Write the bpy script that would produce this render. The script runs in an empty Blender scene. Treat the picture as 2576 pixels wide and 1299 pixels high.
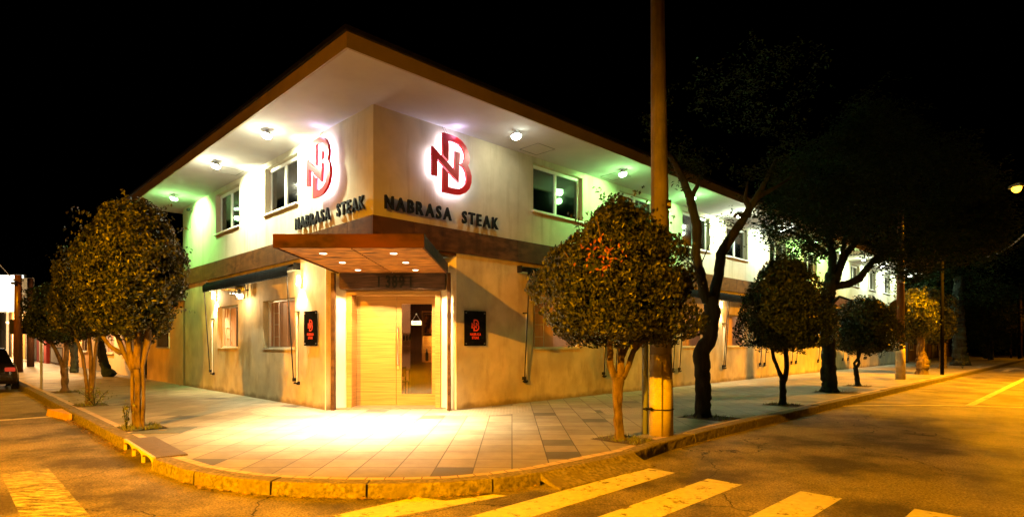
import bpy, bmesh, math, random
import numpy as np
from mathutils import Vector, Matrix
rad = math.radians
sc = bpy.context.scene
COL = sc.collection

# ------------------------------------------------------------------ camera
cd = bpy.data.cameras.new('camera'); cam = bpy.data.objects.new('camera', cd); COL.objects.link(cam)
cam.location = (0, 0, 1.5); cam.rotation_euler = (rad(90), 0, 0)
cd.sensor_width = 36; cd.lens = 36*1456/2575; cd.shift_y = 0.0825; cd.clip_end = 1000; cd.clip_start = .05
sc.camera = cam
# ------------------------------------------------------------------ world: night sky
wd = bpy.data.worlds.new('World'); sc.world = wd; wd.use_nodes = True
wn = wd.node_tree; bg = wn.nodes['Background']; sky = wn.nodes.new('ShaderNodeTexSky')
sky.sky_type = 'NISHITA'; sky.sun_disc = False; sky.sun_elevation = rad(-12); sky.sun_rotation = rad(200)
wn.links.new(sky.outputs[0], bg.inputs[0]); bg.inputs[1].default_value = .05
sc.view_settings.view_transform = 'Standard'; sc.view_settings.look = 'None'
sc.view_settings.exposure = .3; sc.view_settings.gamma = 1
try:
    sc.cycles.max_bounces = 6; sc.cycles.transparent_max_bounces = 8; sc.cycles.sample_clamp_indirect = 6
    sc.cycles.use_light_tree = True
except Exception: pass
SODIUM = (1, .35, .0); MERC = (.86, 1, .70); GREEN = (.36, 1, .27); WARM = (1, .68, .34); WHITE = (1, .93, .78)

# ------------------------------------------------------------------ frames
A = rad(45.33)
dR = Vector((math.sin(A), math.cos(A), 0)); dL = Vector((-dR.y, dR.x, 0)); nR = -dL; nL = -dR
Cn = Vector((-2.77, 11.57, 0))                       # street corner of the upper storey
ROT_R = math.atan2(dR.y, dR.x); ROT_L = math.atan2(-dL.y, -dL.x)
Z_SOF = 6.27
def W(side, x, y, z=0):
    """facade frame: x runs right as seen from the street, y into the building"""
    return (Cn + dR*x + dL*y if side == 'R' else Cn - dL*x + dR*y) + Vector((0, 0, z))
def rot(side): return ROT_R if side == 'R' else ROT_L

# ------------------------------------------------------------------ materials
def mat(name, c1, c2=None, scale=8, rough=.7, bump=.0, stretch=(1, 1, 1), metallic=0, spec=.4, emit=None, es=0,
        c3=None, scale3=1.2, bscale=None, island=False, ramp=(.35, .65)):
    m = bpy.data.materials.new(name); m.use_nodes = True; n = m.node_tree.nodes; l = m.node_tree.links
    p = n['Principled BSDF']; p.inputs['Roughness'].default_value = rough; p.inputs['Metallic'].default_value = metallic
    p.inputs['Specular IOR Level'].default_value = spec
    tc = n.new('ShaderNodeTexCoord'); mp = n.new('ShaderNodeMapping'); l.new(tc.outputs['Object'], mp.inputs[0])
    mp.inputs['Scale'].default_value = stretch
    def noise(s, d=6):
        t = n.new('ShaderNodeTexNoise'); t.inputs['Scale'].default_value = s; t.inputs['Detail'].default_value = d
        l.new(mp.outputs[0], t.inputs['Vector']); return t
    c1 = (*c1, 1)
    if c2 is None: p.inputs['Base Color'].default_value = c1
    else:
        t = noise(scale); r = n.new('ShaderNodeValToRGB'); r.color_ramp.elements[0].position = ramp[0]; r.color_ramp.elements[1].position = ramp[1]
        r.color_ramp.elements[0].color = c1; r.color_ramp.elements[1].color = (*c2, 1); l.new(t.outputs['Fac'], r.inputs[0]); out = r.outputs[0]
        if island:
            g = n.new('ShaderNodeNewGeometry'); l.new(g.outputs['Random Per Island'], r.inputs[0])
        if c3:
            t3 = noise(scale3, 5); r3 = n.new('ShaderNodeValToRGB'); r3.color_ramp.elements[0].position = .42; r3.color_ramp.elements[1].position = .68
            mx = n.new('ShaderNodeMixRGB'); l.new(t3.outputs['Fac'], r3.inputs[0]); l.new(r3.outputs[0], mx.inputs[0])
            l.new(out, mx.inputs[1]); mx.inputs[2].default_value = (*c3, 1); out = mx.outputs[0]
        l.new(out, p.inputs['Base Color'])
    if bump:
        b = n.new('ShaderNodeBump'); b.inputs['Strength'].default_value = bump; b.inputs['Distance'].default_value = .02
        t = noise(bscale or scale*4, 8); l.new(t.outputs['Fac'], b.inputs['Height']); l.new(b.outputs[0], p.inputs['Normal'])
    if emit: p.inputs['Emission Color'].default_value = (*emit, 1); p.inputs['Emission Strength'].default_value = es
    return m
def glass_mat(name, tint=(.9, .95, .95), refl=.12):
    m = bpy.data.materials.new(name); m.use_nodes = True; n = m.node_tree.nodes; l = m.node_tree.links
    o = n['Material Output']; n.remove(n['Principled BSDF'])
    t = n.new('ShaderNodeBsdfTransparent'); t.inputs[0].default_value = (*tint, 1)
    g = n.new('ShaderNodeBsdfGlossy'); g.inputs['Roughness'].default_value = .06
    x = n.new('ShaderNodeMixShader'); f = n.new('ShaderNodeFresnel'); a = n.new('ShaderNodeMath'); a.operation = 'ADD'; a.inputs[1].default_value = refl
    l.new(f.outputs[0], a.inputs[0]); l.new(a.outputs[0], x.inputs[0]); l.new(t.outputs[0], x.inputs[1]); l.new(g.outputs[0], x.inputs[2]); l.new(x.outputs[0], o.inputs[0])
    return m
M = {}
M['upper'] = mat('upper_plaster', (.39, .375, .26), (.46, .44, .31), 2.5, .85, .12, bscale=60, c3=(.35, .32, .23), scale3=.5)
M['lower'] = mat('burnt_cement', (.42, .33, .17), (.55, .45, .25), 1.8, .8, .10, bscale=40, c3=(.27, .25, .18), scale3=.6)
M['soffit'] = mat('soffit_paint', (.33, .325, .32), (.37, .365, .35), 1.5, .9)
M['fascia'] = mat('fascia_paint', (.24, .19, .12), (.30, .235, .15), 2, .7)
M['corten'] = mat('corten_steel', (.035, .014, .005), (.11, .050, .015), 3.5, .55, .08, stretch=(1, 1, 2.2), spec=.15, c3=(.06, .028, .008), scale3=1)
M['corten_wood'] = mat('corten_grained', (.05, .014, .002), (.56, .24, .04), 2.6, .7, .2, spec=.2, stretch=(1, 5, 1), ramp=(.42, .6), c3=(.26, .10, .02), scale3=1)
M['bamboo'] = mat('bamboo_veneer', (.26, .13, .03), (.50, .29, .08), 3.0, .45, .05, stretch=(.5, .5, 30), ramp=(.3, .7))
M['corten_red'] = mat('corten_edge', (.012, .005, .002), (.045, .019, .006), 3.5, .7, .06, spec=.1, stretch=(1, 1, 2.2), c3=(.07, .02, .008), scale3=1)
M['pole_unlit'] = mat('unlit_pole', (.004, .004, .004), None, rough=1, spec=0)  # night darkness put into the colour so the poles stay hidden
M['old_wood'] = mat('weathered_beam', (.02, .010, .006), (.11, .06, .035), 5, .85, .5, stretch=(.5, .5, 8))
M['white_wall'] = mat('entrance_plaster', (.68, .60, .44), (.74, .66, .50), 3, .8)
M['alu'] = mat('white_aluminium', (.66, .66, .60), None, rough=.4)
M['steel'] = mat('brushed_steel', (.6, .62, .62), None, rough=.28, metallic=1)
M['black_metal'] = mat('black_metal', (.005, .005, .005), (.012, .012, .011), 20, .6, spec=.2)
M['black_fabric'] = mat('black_fabric', (.002, .003, .003), (.008, .010, .011), 6, 1, .3, spec=.03, stretch=(9, 1, .6))
M['gloss_black'] = mat('black_acrylic', (.006, .006, .006), None, rough=.08, spec=.6)
M['red'] = mat('red_acrylic', (.50, .008, .012), None, rough=.35)
M['redprint'] = mat('red_print', (.62, .05, .02), None, rough=.4)
M['letter'] = mat('dark_letters', (.004, .005, .006), None, rough=.6, spec=.2)
M['halo'] = mat('led_backing', (.9, .9, .9), None, emit=(.80, .70, 1), es=11)
def translucent(m, k=.6):
    n = m.node_tree.nodes; l = m.node_tree.links; o = n['Material Output']; x = n.new('ShaderNodeMixShader'); x.inputs[0].default_value = k; t = n.new('ShaderNodeBsdfTranslucent')
    t.inputs[0].default_value = (.6, .72, .68, 1); l.new(n['Principled BSDF'].outputs[0], x.inputs[1]); l.new(t.outputs[0], x.inputs[2]); l.new(x.outputs[0], o.inputs[0])
M['backwall'] = mat('upper_room_wall', (.48, .58, .58), (.55, .64, .63), 1, .9)
def stain(m, lo, hi, sc_=(1.6, 1.6, .16), k=.55, z0=None):
    """drip streaks, and splash dirt along the foot of a wall"""
    n = m.node_tree.nodes; l = m.node_tree.links; p = n['Principled BSDF']; src = p.inputs['Base Color'].links[0].from_socket
    tc = n.new('ShaderNodeTexCoord'); mp = n.new('ShaderNodeMapping'); mp.inputs['Scale'].default_value = sc_; l.new(tc.outputs['Object'], mp.inputs[0])
    t = n.new('ShaderNodeTexNoise'); t.inputs['Scale'].default_value = 2.4; t.inputs['Detail'].default_value = 9; t.inputs['Roughness'].default_value = .62; l.new(mp.outputs[0], t.inputs['Vector'])
    r = n.new('ShaderNodeValToRGB'); r.color_ramp.elements[0].position = lo; r.color_ramp.elements[1].position = hi; r.color_ramp.elements[0].color = (1, 1, 1, 1); r.color_ramp.elements[1].color = (k, k*.97, k*.9, 1)
    l.new(t.outputs['Fac'], r.inputs[0]); mu = n.new('ShaderNodeMixRGB'); mu.blend_type = 'MULTIPLY'; mu.inputs[0].default_value = 1; l.new(src, mu.inputs[1]); l.new(r.outputs[0], mu.inputs[2]); out = mu.outputs[0]
    if z0:
        sx = n.new('ShaderNodeSeparateXYZ'); l.new(tc.outputs['Object'], sx.inputs[0]); t2 = n.new('ShaderNodeTexNoise'); t2.inputs['Scale'].default_value = 3; t2.inputs['Detail'].default_value = 8; l.new(tc.outputs['Object'], t2.inputs['Vector'])
        a = n.new('ShaderNodeMath'); a.operation = 'MULTIPLY_ADD'; a.inputs[1].default_value = -z0*2.4; l.new(t2.outputs['Fac'], a.inputs[0]); l.new(sx.outputs['Z'], a.inputs[2])
        r2 = n.new('ShaderNodeValToRGB'); r2.color_ramp.elements[0].position = 0; r2.color_ramp.elements[0].color = (.5, .46, .38, 1); r2.color_ramp.elements[1].position = .12; r2.color_ramp.elements[1].color = (1, 1, 1, 1); ad = n.new('ShaderNodeMath'); ad.operation = 'ADD'; ad.inputs[1].default_value = z0*.95; l.new(a.outputs[0], ad.inputs[0]); l.new(ad.outputs[0], r2.inputs[0])
        m2 = n.new('ShaderNodeMixRGB'); m2.blend_type = 'MULTIPLY'; m2.inputs[0].default_value = 1; l.new(out, m2.inputs[1]); l.new(r2.outputs[0], m2.inputs[2]); out = m2.outputs[0]
    l.new(out, p.inputs['Base Color'])
M['glass'] = glass_mat('window_glass'); M['doorglass'] = glass_mat('door_glass', (.80, .72, .64), .06)
M['curtain'] = mat('sheer_curtain', (.20, .25, .25), (.46, .54, .52), 3, .9, stretch=(9, 9, .4))
M['beige_in'] = mat('interior_plaster', (.60, .42, .28), (.66, .48, .33), 2, .8)
M['pink_in'] = mat('interior_shutter', (.50, .30, .19), (.56, .36, .24), 3, .6, stretch=(6, 6, .5))
M['dark_wood'] = mat('dark_wood', (.035, .014, .007), (.07, .03, .014), 4, .4, stretch=(8, 8, 1))
M['floor_in'] = mat('interior_floor', (.20, .12, .07), (.26, .16, .10), 5, .4)
M['lens'] = mat('flood_lens', (.9, .9, .9), None, emit=(.9, 1, .85), es=40)
M['lensg'] = mat('flood_lens_green', (.9, .9, .9), None, emit=(.6, 1, .55), es=30)
M['dl'] = mat('downlight_lens', (.9, .9, .9), None, emit=(1, .85, .6), es=6)
M['lensw'] = mat('sconce_glass', (.9, .9, .9), None, emit=(1, .68, .34), es=6)
M['lenss'] = mat('sodium_lens', (.9, .9, .9), None, emit=(1, .46, .03), es=6)
M['flood_body'] = mat('flood_housing', (.30, .31, .30), None, rough=.5)
M['bark'] = mat('tree_bark', (.035, .022, .012), (.17, .115, .06), 14, .95, 1, stretch=(1, 1, .35), c3=(.10, .08, .05), scale3=3)
M['bark_dark'] = mat('dark_bark', (.005, .005, .004), (.026, .027, .018), 10, .95, 1, stretch=(1, 1, .3), c3=(.02, .04, .03), scale3=3)  # dark bark, lowered further with the night's dimness in its colour
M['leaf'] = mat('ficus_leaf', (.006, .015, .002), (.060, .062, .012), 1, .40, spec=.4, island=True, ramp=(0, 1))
M['leaf_dim'] = mat('shaded_ficus_leaf', (.006, .016, .003), (.035, .05, .010), 1, .5, spec=.25, island=True, ramp=(0, 1))  # ficus leaf darkened, shade put into its colour
M['leaf_red'] = mat('ficus_leaf_young', (.16, .02, .008), (.22, .07, .015), 1, .5, island=True, ramp=(0, 1))
M['leaf_big'] = mat('feathery_leaf', (.003, .011, .003), (.012, .03, .006), 1, .8, spec=.1, island=True, ramp=(0, 1))
M['concrete'] = mat('pole_concrete', (.11, .10, .085), (.20, .18, .15), 3, .85, .3, c3=(.15, .12, .08), scale3=1.4, bscale=50)
M['pale_pole_foot'] = mat('yellowish_pole_foot', (.40, .34, .22), (.56, .49, .34), 4, .85, .25, c3=(.26, .20, .12), scale3=2.2, bscale=50)
M['pipe'] = mat('grey_conduit', (.20, .24, .25), None, rough=.5)
M['kerb'] = mat('granite_kerb', (.08, .068, .05), (.23, .20, .145), 22, .9, .7, bscale=70, c3=(.13, .11, .07), scale3=4)
M['soil'] = mat('pit_soil', (.035, .025, .015), (.09, .065, .035), 12, .95, 1)
M['grass'] = mat('grass_blade', (.05, .08, .012), (.16, .17, .03), 1, .7, island=True, ramp=(0, 1))
M['hatch'] = mat('hatch_slab', (.06, .07, .06), (.10, .11, .09), 5, .8, .2)
M['grate'] = mat('drain_plate', (.07, .055, .045), (.13, .10, .08), 8, .6, .4, stretch=(1, 12, 1))
M['drain_white'] = mat('drain_frame', (.5, .42, .36), None, rough=.6)
M['yellow'] = mat('yellow_kerb_paint', (.55, .33, .06), (.40, .24, .06), 5, .8, .3)
M['wire'] = mat('black_wire', (.01, .01, .01), None, rough=.7)

translucent(M['curtain'])
stain(M['lower'], .50, .75, (1.3, 1.3, .45), k=.66, z0=.12); stain(M['upper'], .52, .76, k=.72); stain(M['concrete'], .5, .7, (3, 3, .3), .5); stain(M['corten'], .5, .75, (2, 2, .4), .5)
def pave_mat():
    m = bpy.data.materials.new('slab_paving'); m.use_nodes = True; n = m.node_tree.nodes; l = m.node_tree.links
    p = n['Principled BSDF']; p.inputs['Roughness'].default_value = .62; p.inputs['Specular IOR Level'].default_value = .35
    tc = n.new('ShaderNodeTexCoord')
    br = n.new('ShaderNodeTexBrick'); br.offset = 0; br.inputs['Scale'].default_value = 1; br.inputs['Brick Width'].default_value = .46
    br.inputs['Row Height'].default_value = .50; br.inputs['Mortar Size'].default_value = .009; br.inputs['Mortar Smooth'].default_value = .3
    l.new(tc.outputs['Object'], br.inputs['Vector'])
    dv = n.new('ShaderNodeVectorMath'); dv.operation = 'DIVIDE'; dv.inputs[1].default_value = (.46, .50, 1); l.new(tc.outputs['Object'], dv.inputs[0])
    fl = n.new('ShaderNodeVectorMath'); fl.operation = 'FLOOR'; l.new(dv.outputs[0], fl.inputs[0])
    wnz = n.new('ShaderNodeTexWhiteNoise'); wnz.noise_dimensions = '3D'; l.new(fl.outputs[0], wnz.inputs['Vector'])
    r = n.new('ShaderNodeValToRGB'); e = r.color_ramp.elements; r.color_ramp.interpolation = 'LINEAR'
    e[0].position = 0; e[0].color = (.08, .075, .06, 1); e[1].position = 1; e[1].color = (.27, .245, .175, 1)
    for q, c in ((.035, (.09, .085, .065)), (.05, (.185, .17, .12)), (.5, (.22, .20, .145))): x = e.new(q); x.color = (*c, 1)
    l.new(wnz.outputs['Value'], r.inputs[0])
    nz = n.new('ShaderNodeTexNoise'); nz.inputs['Scale'].default_value = 1.6; nz.inputs['Detail'].default_value = 12; nz.inputs['Roughness'].default_value = .68; l.new(tc.outputs['Object'], nz.inputs['Vector'])
    r2 = n.new('ShaderNodeValToRGB'); r2.color_ramp.elements[0].position = .3; r2.color_ramp.elements[0].color = (.62, .60, .56, 1); r2.color_ramp.elements[1].position = .62; r2.color_ramp.elements[1].color = (1, 1, 1, 1)
    l.new(nz.outputs['Fac'], r2.inputs[0])
    mu = n.new('ShaderNodeMixRGB'); mu.blend_type = 'MULTIPLY'; mu.inputs[0].default_value = 1; l.new(r.outputs[0], mu.inputs[1]); l.new(r2.outputs[0], mu.inputs[2])
    mx = n.new('ShaderNodeMixRGB'); l.new(br.outputs['Fac'], mx.inputs[0]); l.new(mu.outputs[0], mx.inputs[1]); mx.inputs[2].default_value = (.05, .04, .025, 1)
    l.new(mx.outputs[0], p.inputs['Base Color'])
    b = n.new('ShaderNodeBump'); b.inputs['Strength'].default_value = .35; b.inputs['Distance'].default_value = .01
    nb = n.new('ShaderNodeTexNoise'); nb.inputs['Scale'].default_value = 30; nb.inputs['Detail'].default_value = 8; l.new(tc.outputs['Object'], nb.inputs['Vector'])
    sb = n.new('ShaderNodeMath'); sb.operation = 'SUBTRACT'; l.new(nb.outputs['Fac'], sb.inputs[0]); l.new(br.outputs['Fac'], sb.inputs[1]); l.new(sb.outputs[0], b.inputs['Height'])
    l.new(b.outputs[0], p.inputs['Normal']); return m
def brick_mat(name, c1, c2, mortar, bw, rh, ms=.008, uv=True, rough=.8):
    m = bpy.data.materials.new(name); m.use_nodes = True; n = m.node_tree.nodes; l = m.node_tree.links
    p = n['Principled BSDF']; p.inputs['Roughness'].default_value = rough
    tc = n.new('ShaderNodeTexCoord'); br = n.new('ShaderNodeTexBrick'); br.inputs['Scale'].default_value = 1
    br.inputs['Brick Width'].default_value = bw; br.inputs['Row Height'].default_value = rh; br.inputs['Mortar Size'].default_value = ms
    br.inputs['Color1'].default_value = (*c1, 1); br.inputs['Color2'].default_value = (*c2, 1); br.inputs['Mortar'].default_value = (*mortar, 1)
    l.new(tc.outputs['UV' if uv else 'Object'], br.inputs['Vector']); l.new(br.outputs['Color'], p.inputs['Base Color'])
    b = n.new('ShaderNodeBump'); b.invert = True; b.inputs['Strength'].default_value = .5; b.inputs['Distance'].default_value = .01
    l.new(br.outputs['Fac'], b.inputs['Height']); l.new(b.outputs[0], p.inputs['Normal']); return m
def asphalt_mat():
    m = bpy.data.materials.new('asphalt'); m.use_nodes = True; n = m.node_tree.nodes; l = m.node_tree.links
    p = n['Principled BSDF']; p.inputs['Roughness'].default_value = .72; p.inputs['Specular IOR Level'].default_value = .35
    tc = n.new('ShaderNodeTexCoord')
    def nz(s, d, rg=.5):
        t = n.new('ShaderNodeTexNoise'); t.inputs['Scale'].default_value = s; t.inputs['Detail'].default_value = d; t.inputs['Roughness'].default_value = rg; l.new(tc.outputs['Object'], t.inputs['Vector']); return t
    a = nz(42, 7, .8); r = n.new('ShaderNodeValToRGB'); e = r.color_ramp.elements; e[0].position = .38; e[0].color = (.03, .026, .020, 1); e[1].position = .66; e[1].color = (.34, .29, .21, 1); l.new(a.outputs['Fac'], r.inputs[0])
    c = nz(.7, 9, .65); r2 = n.new('ShaderNodeValToRGB'); e = r2.color_ramp.elements; e[0].position = .40; e[0].color = (.34, .33, .32, 1); e[1].position = .58; e[1].color = (1.25, 1.25, 1.25, 1); l.new(c.outputs['Fac'], r2.inputs[0])
    mu = n.new('ShaderNodeMixRGB'); mu.blend_type = 'MULTIPLY'; mu.inputs[0].default_value = 1; l.new(r.outputs[0], mu.inputs[1]); l.new(r2.outputs[0], mu.inputs[2])
    vo = n.new('ShaderNodeTexVoronoi'); vo.feature = 'DISTANCE_TO_EDGE'; vo.inputs['Scale'].default_value = .28
    wv = n.new('ShaderNodeVectorMath'); wv.operation = 'ADD'; dn = nz(1.3, 5); sv = n.new('ShaderNodeVectorMath'); sv.operation = 'SCALE'; sv.inputs['Scale'].default_value = .8
    l.new(dn.outputs['Color'], sv.inputs[0]); l.new(tc.outputs['Object'], wv.inputs[0]); l.new(sv.outputs[0], wv.inputs[1]); l.new(wv.outputs[0], vo.inputs['Vector'])
    lt = n.new('ShaderNodeMath'); lt.operation = 'LESS_THAN'; lt.inputs[1].default_value = .0022; l.new(vo.outputs[0], lt.inputs[0])
    mx = n.new('ShaderNodeMixRGB'); l.new(lt.outputs[0], mx.inputs[0]); l.new(mu.outputs[0], mx.inputs[1]); mx.inputs[2].default_value = (.015, .013, .01, 1)
    l.new(mx.outputs[0], p.inputs['Base Color'])
    b = n.new('ShaderNodeBump'); b.inputs['Strength'].default_value = .9; b.inputs['Distance'].default_value = .012; l.new(nz(55, 6, .7).outputs['Fac'], b.inputs['Height']); l.new(b.outputs[0], p.inputs['Normal'])
    return m
def paint_mat(name, col, wear=.42, stretch=(1, 1, 1), rz=0):
    """road paint worn away to the asphalt in patches"""
    m = mat(name, col, tuple(c*.8 for c in col), 18, .7, .3, bscale=60); n = m.node_tree.nodes; l = m.node_tree.links
    t = n.new('ShaderNodeTexNoise'); t.inputs['Scale'].default_value = 5; t.inputs['Detail'].default_value = 12; t.inputs['Roughness'].default_value = .8
    mp = n.new('ShaderNodeMapping'); mp.inputs['Scale'].default_value = stretch; mp.inputs['Rotation'].default_value = (0, 0, rz); tc = n.new('ShaderNodeTexCoord')
    l.new(tc.outputs['Object'], mp.inputs[0]); l.new(mp.outputs[0], t.inputs['Vector'])
    r = n.new('ShaderNodeValToRGB'); r.color_ramp.elements[0].position = wear-.03; r.color_ramp.elements[1].position = wear+.03; l.new(t.outputs['Fac'], r.inputs[0])
    x = n.new('ShaderNodeMixShader'); tr = n.new('ShaderNodeBsdfTransparent'); o = n['Material Output']
    l.new(r.outputs[0], x.inputs[0]); l.new(tr.outputs[0], x.inputs[1]); l.new(n['Principled BSDF'].outputs[0], x.inputs[2]); l.new(x.outputs[0], o.inputs[0])
    return m
M['pave'] = pave_mat(); M['asphalt'] = asphalt_mat()
M['border'] = brick_mat('border_pavers', (.34, .26, .18), (.42, .33, .23), (.10, .07, .04), .22, .5)
M['cobble'] = brick_mat('small_setts', (.19, .17, .12), (.25, .22, .16), (.30, .27, .20), .14, .10, .010, uv=False)
M['paint'] = paint_mat('crosswalk_paint', (.55, .50, .38), .42)
M['paint_worn'] = paint_mat('worn_paint', (.46, .42, .32), .50, (1, 7, 1))
M['paint_line'] = paint_mat('line_paint', (.55, .49, .36), .43)

# ------------------------------------------------------------------ mesh helper
class MB:
    def __init__(s): s.v = []; s.f = []
    def add(s, vs, fs):
        o = len(s.v); s.v += [tuple(v) for v in vs]; s.f += [tuple(i+o for i in f) for f in fs]; return s
    def box(s, x0, x1, y0, y1, z0, z1, T=None):
        vs = [(x, y, z) for x in (x0, x1) for y in (y0, y1) for z in (z0, z1)]
        if T: vs = [T @ Vector(v) for v in vs]
        return s.add(vs, [(0, 1, 3, 2), (4, 6, 7, 5), (0, 4, 5, 1), (2, 3, 7, 6), (0, 2, 6, 4), (1, 5, 7, 3)])
    def prism(s, pts, z0, z1):
        n = len(pts); vs = [(p[0], p[1], z0) for p in pts]+[(p[0], p[1], z1) for p in pts]
        return s.add(vs, [tuple(range(n))[::-1], tuple(range(n, 2*n))]+[(i, (i+1) % n, n+(i+1) % n, n+i) for i in range(n)])
    def plate(s, pts, y0, y1):
        """outline in x,z extruded along y"""
        n = len(pts); vs = [(p[0], y0, p[1]) for p in pts]+[(p[0], y1, p[1]) for p in pts]
        return s.add(vs, [tuple(range(n)), tuple(range(n, 2*n))[::-1]]+[(i, n+i, n+(i+1) % n, (i+1) % n) for i in range(n)])
    def tube(s, pts, n=8, cap=True, ridge=0):
        """pts: (x,y,z,r)"""
        P = [Vector(p[:3]) for p in pts]; vs = []
        up = None
        for i, p in enumerate(P):
            d = (P[min(i+1, len(P)-1)]-P[max(i-1, 0)]).normalized()
            if up is None: up = Vector((0, 1, 0)) if abs(d.y) < .9 else Vector((1, 0, 0))
            a = (up - d*up.dot(d)).normalized(); b = d.cross(a); up = a
            for k in range(n):
                t = 2*math.pi*k/n; q = pts[i][3]*(1+ridge*(math.sin(3*t+1+i*.06)+.6*math.sin(5*t-i*.09)+.5*math.sin(8*t+i*.13))); vs.append(p+(a*math.cos(t)+b*math.sin(t))*q)
        fs = [(i*n+k, i*n+(k+1) % n, (i+1)*n+(k+1) % n, (i+1)*n+k) for i in range(len(P)-1) for k in range(n)]
        if cap: fs += [tuple(range(n))[::-1], tuple(range((len(P)-1)*n, len(P)*n))]
        return s.add(vs, fs)
    def cyl(s, a, b, r, n=12, r2=None): return s.tube([(*a, r), (*b, r if r2 is None else r2)], n)
    def build(s, name, m, parent=None, smooth=False, bevel=0, uvs=None):
        me = bpy.data.meshes.new(name); me.from_pydata(s.v, [], s.f); me.update()
        bm = bmesh.new(); bm.from_mesh(me); bmesh.ops.recalc_face_normals(bm, faces=bm.faces)
        if bevel: bmesh.ops.bevel(bm, geom=bm.edges[:], offset=bevel, segments=2, affect='EDGES')
        bm.to_mesh(me); bm.free()
        if smooth: me.polygons.foreach_set('use_smooth', [True]*len(me.polygons))
        me.materials.append(M[m] if isinstance(m, str) else m)
        o = bpy.data.objects.new(name, me); COL.objects.link(o)
        if parent: o.parent = parent
        return o
def raw(name, v, f, m, parent=None, smooth=False):
    me = bpy.data.meshes.new(name); me.from_pydata(v, [], f); me.update(); me.materials.append(M[m] if isinstance(m, str) else m)
    if smooth: me.polygons.foreach_set('use_smooth', [True]*len(me.polygons))
    o = bpy.data.objects.new(name, me); COL.objects.link(o)
    if parent: o.parent = parent
    return o
def tag(o, label=None, cat=None, group=None, kind=None):
    if label: o['label'] = label
    if cat: o['category'] = cat
    if group: o['group'] = group
    if kind: o['kind'] = kind
    return o
def thing(name, label, cat, loc=(0, 0, 0), rz=0, group=None):
    o = bpy.data.objects.new(name, None); COL.objects.link(o); o.location = loc; o.rotation_euler = (0, 0, rz); o.empty_display_size = .2
    return tag(o, label, cat, group)
def copy_tree(o, parent=None):
    c = o.copy(); COL.objects.link(c)
    if parent: c.parent = parent
    for ch in list(o.children): copy_tree(ch, c)
    return c
def lamp(kind, name, loc, power, color, parent=None, radius=.06, spot=None, blend=.3, aim=None):
    d = bpy.data.lights.new(name, kind); d.energy = power; d.color = color; d.shadow_soft_size = radius
    if kind == 'SPOT': d.spot_size = rad(spot); d.spot_blend = blend
    o = bpy.data.objects.new(name, d); COL.objects.link(o); o.location = loc
    if aim is not None: o.rotation_euler = Vector(aim).to_track_quat('-Z', 'Y').to_euler()
    if parent: o.parent = parent
    return o
def text_mesh(ch, size, depth, bold=0):
    """glyph as verts/faces standing in the x,z plane, front at y = -depth"""
    cu = bpy.data.curves.new('t', 'FONT'); cu.body = ch; cu.size = size; cu.extrude = depth/2; cu.offset = bold; cu.resolution_u = 3
    o = bpy.data.objects.new('t', cu); COL.objects.link(o); dg = bpy.context.evaluated_depsgraph_get(); dg.update()
    me = bpy.data.meshes.new_from_object(o.evaluated_get(dg)); v = [(p.co.x, -p.co.z-depth/2, p.co.y) for p in me.vertices]; f = [tuple(p.vertices) for p in me.polygons]
    bpy.data.objects.remove(o); bpy.data.curves.remove(cu); bpy.data.meshes.remove(me)
    return v, f
def write(text, x0, x1, z0, h, y, depth, m, parent, bold=0, sq=1, part='letter', joined=False):
    """letters spread between x0 and x1"""
    G = []; tot = 0
    for ch in text:
        if ch == ' ': G.append(None); tot += .62; continue
        v, f = text_mesh(ch, 1, .1, bold); xs = [p[0] for p in v]; zs = [p[2] for p in v]
        G.append((v, f, min(xs), max(xs), min(zs), max(zs))); tot += (max(xs)-min(xs))
    hh = max(g[5] for g in G if g); sx = h/hh*sq; total = x1-x0; n = len(text)
    gap = (total - tot*sx)/(n-1)
    if gap < .12*h: k = (total-.12*h*(n-1))/(tot*sx); gap = .12*h
    else: k = 1
    x = x0; big = MB()
    for g in G:
        if g is None: x += .62*sx*k+gap; continue
        v, f, a, b, c, d = g
        vs = [(x+(p[0]-a)*sx*k, y-depth if p[1] < -.05 else y, z0+(p[2]-0)*h/hh) for p in v]
        if joined: big.add(vs, f)
        else: MB().add(vs, f).build(part, m, parent)
        x += (b-a)*sx*k+gap
    if joined: return big.build(part, m, parent)

# ------------------------------------------------------------------ ground
ROAD = -.14
tag(MB().add([(-220, -60, ROAD), (220, -60, ROAD), (220, 300, ROAD), (-220, 300, ROAD)], [(0, 1, 2, 3)]).build('road', 'asphalt'), kind='structure')
OL, OR = 4.12, 5.5
def Lp(t, o): return Cn+dL*t+nL*o
def Rp(s, o): return Cn+dR*s+nR*o
corner = [Vector((x, y, 0)) for x, y in ((-3.87, 6.85), (-3.4, 6.57), (-2.94, 6.35), (-2.4, 6.22), (-1.83, 6.15), (-1.25, 6.15), (-.667, 6.22), (-.15, 6.42), (.327, 6.71))]
left_path = [Lp(t, OL) for t in (95, 60, 40, 30, 22, 16, 12, 9, 7, 5, 3, 1.4, .35)]
DR0, DR1 = Lp(.35, OL+.02), Vector((-4.63, 7.47, 0))
right_path = [Vector((1.68, 7.92, 0)), Rp(1.7, 5.56)]+[Rp(s, OR) for s in (3.2, 5, 8, 12, 16, 20, 25, 30, 36, 42, 50, 60, 75, 110)]
full = left_path+[DR1]+corner+right_path
pv = [p.xy for p in full]+[Rp(110, -30).xy, Lp(95, -30).xy]
MBp = MB(); MBp.add([(p.x, p.y, 0) for p in pv], [tuple(range(len(pv)))])
tag(MBp.build('pavement', 'pave'), kind='structure')
def inward(path, w):
    out = []
    for i, p in enumerate(path):
        d = (path[min(i+1, len(path)-1)]-path[max(i-1, 0)]).normalized(); out.append(p+Vector((-d.y, d.x, 0))*w)
    return out
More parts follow.
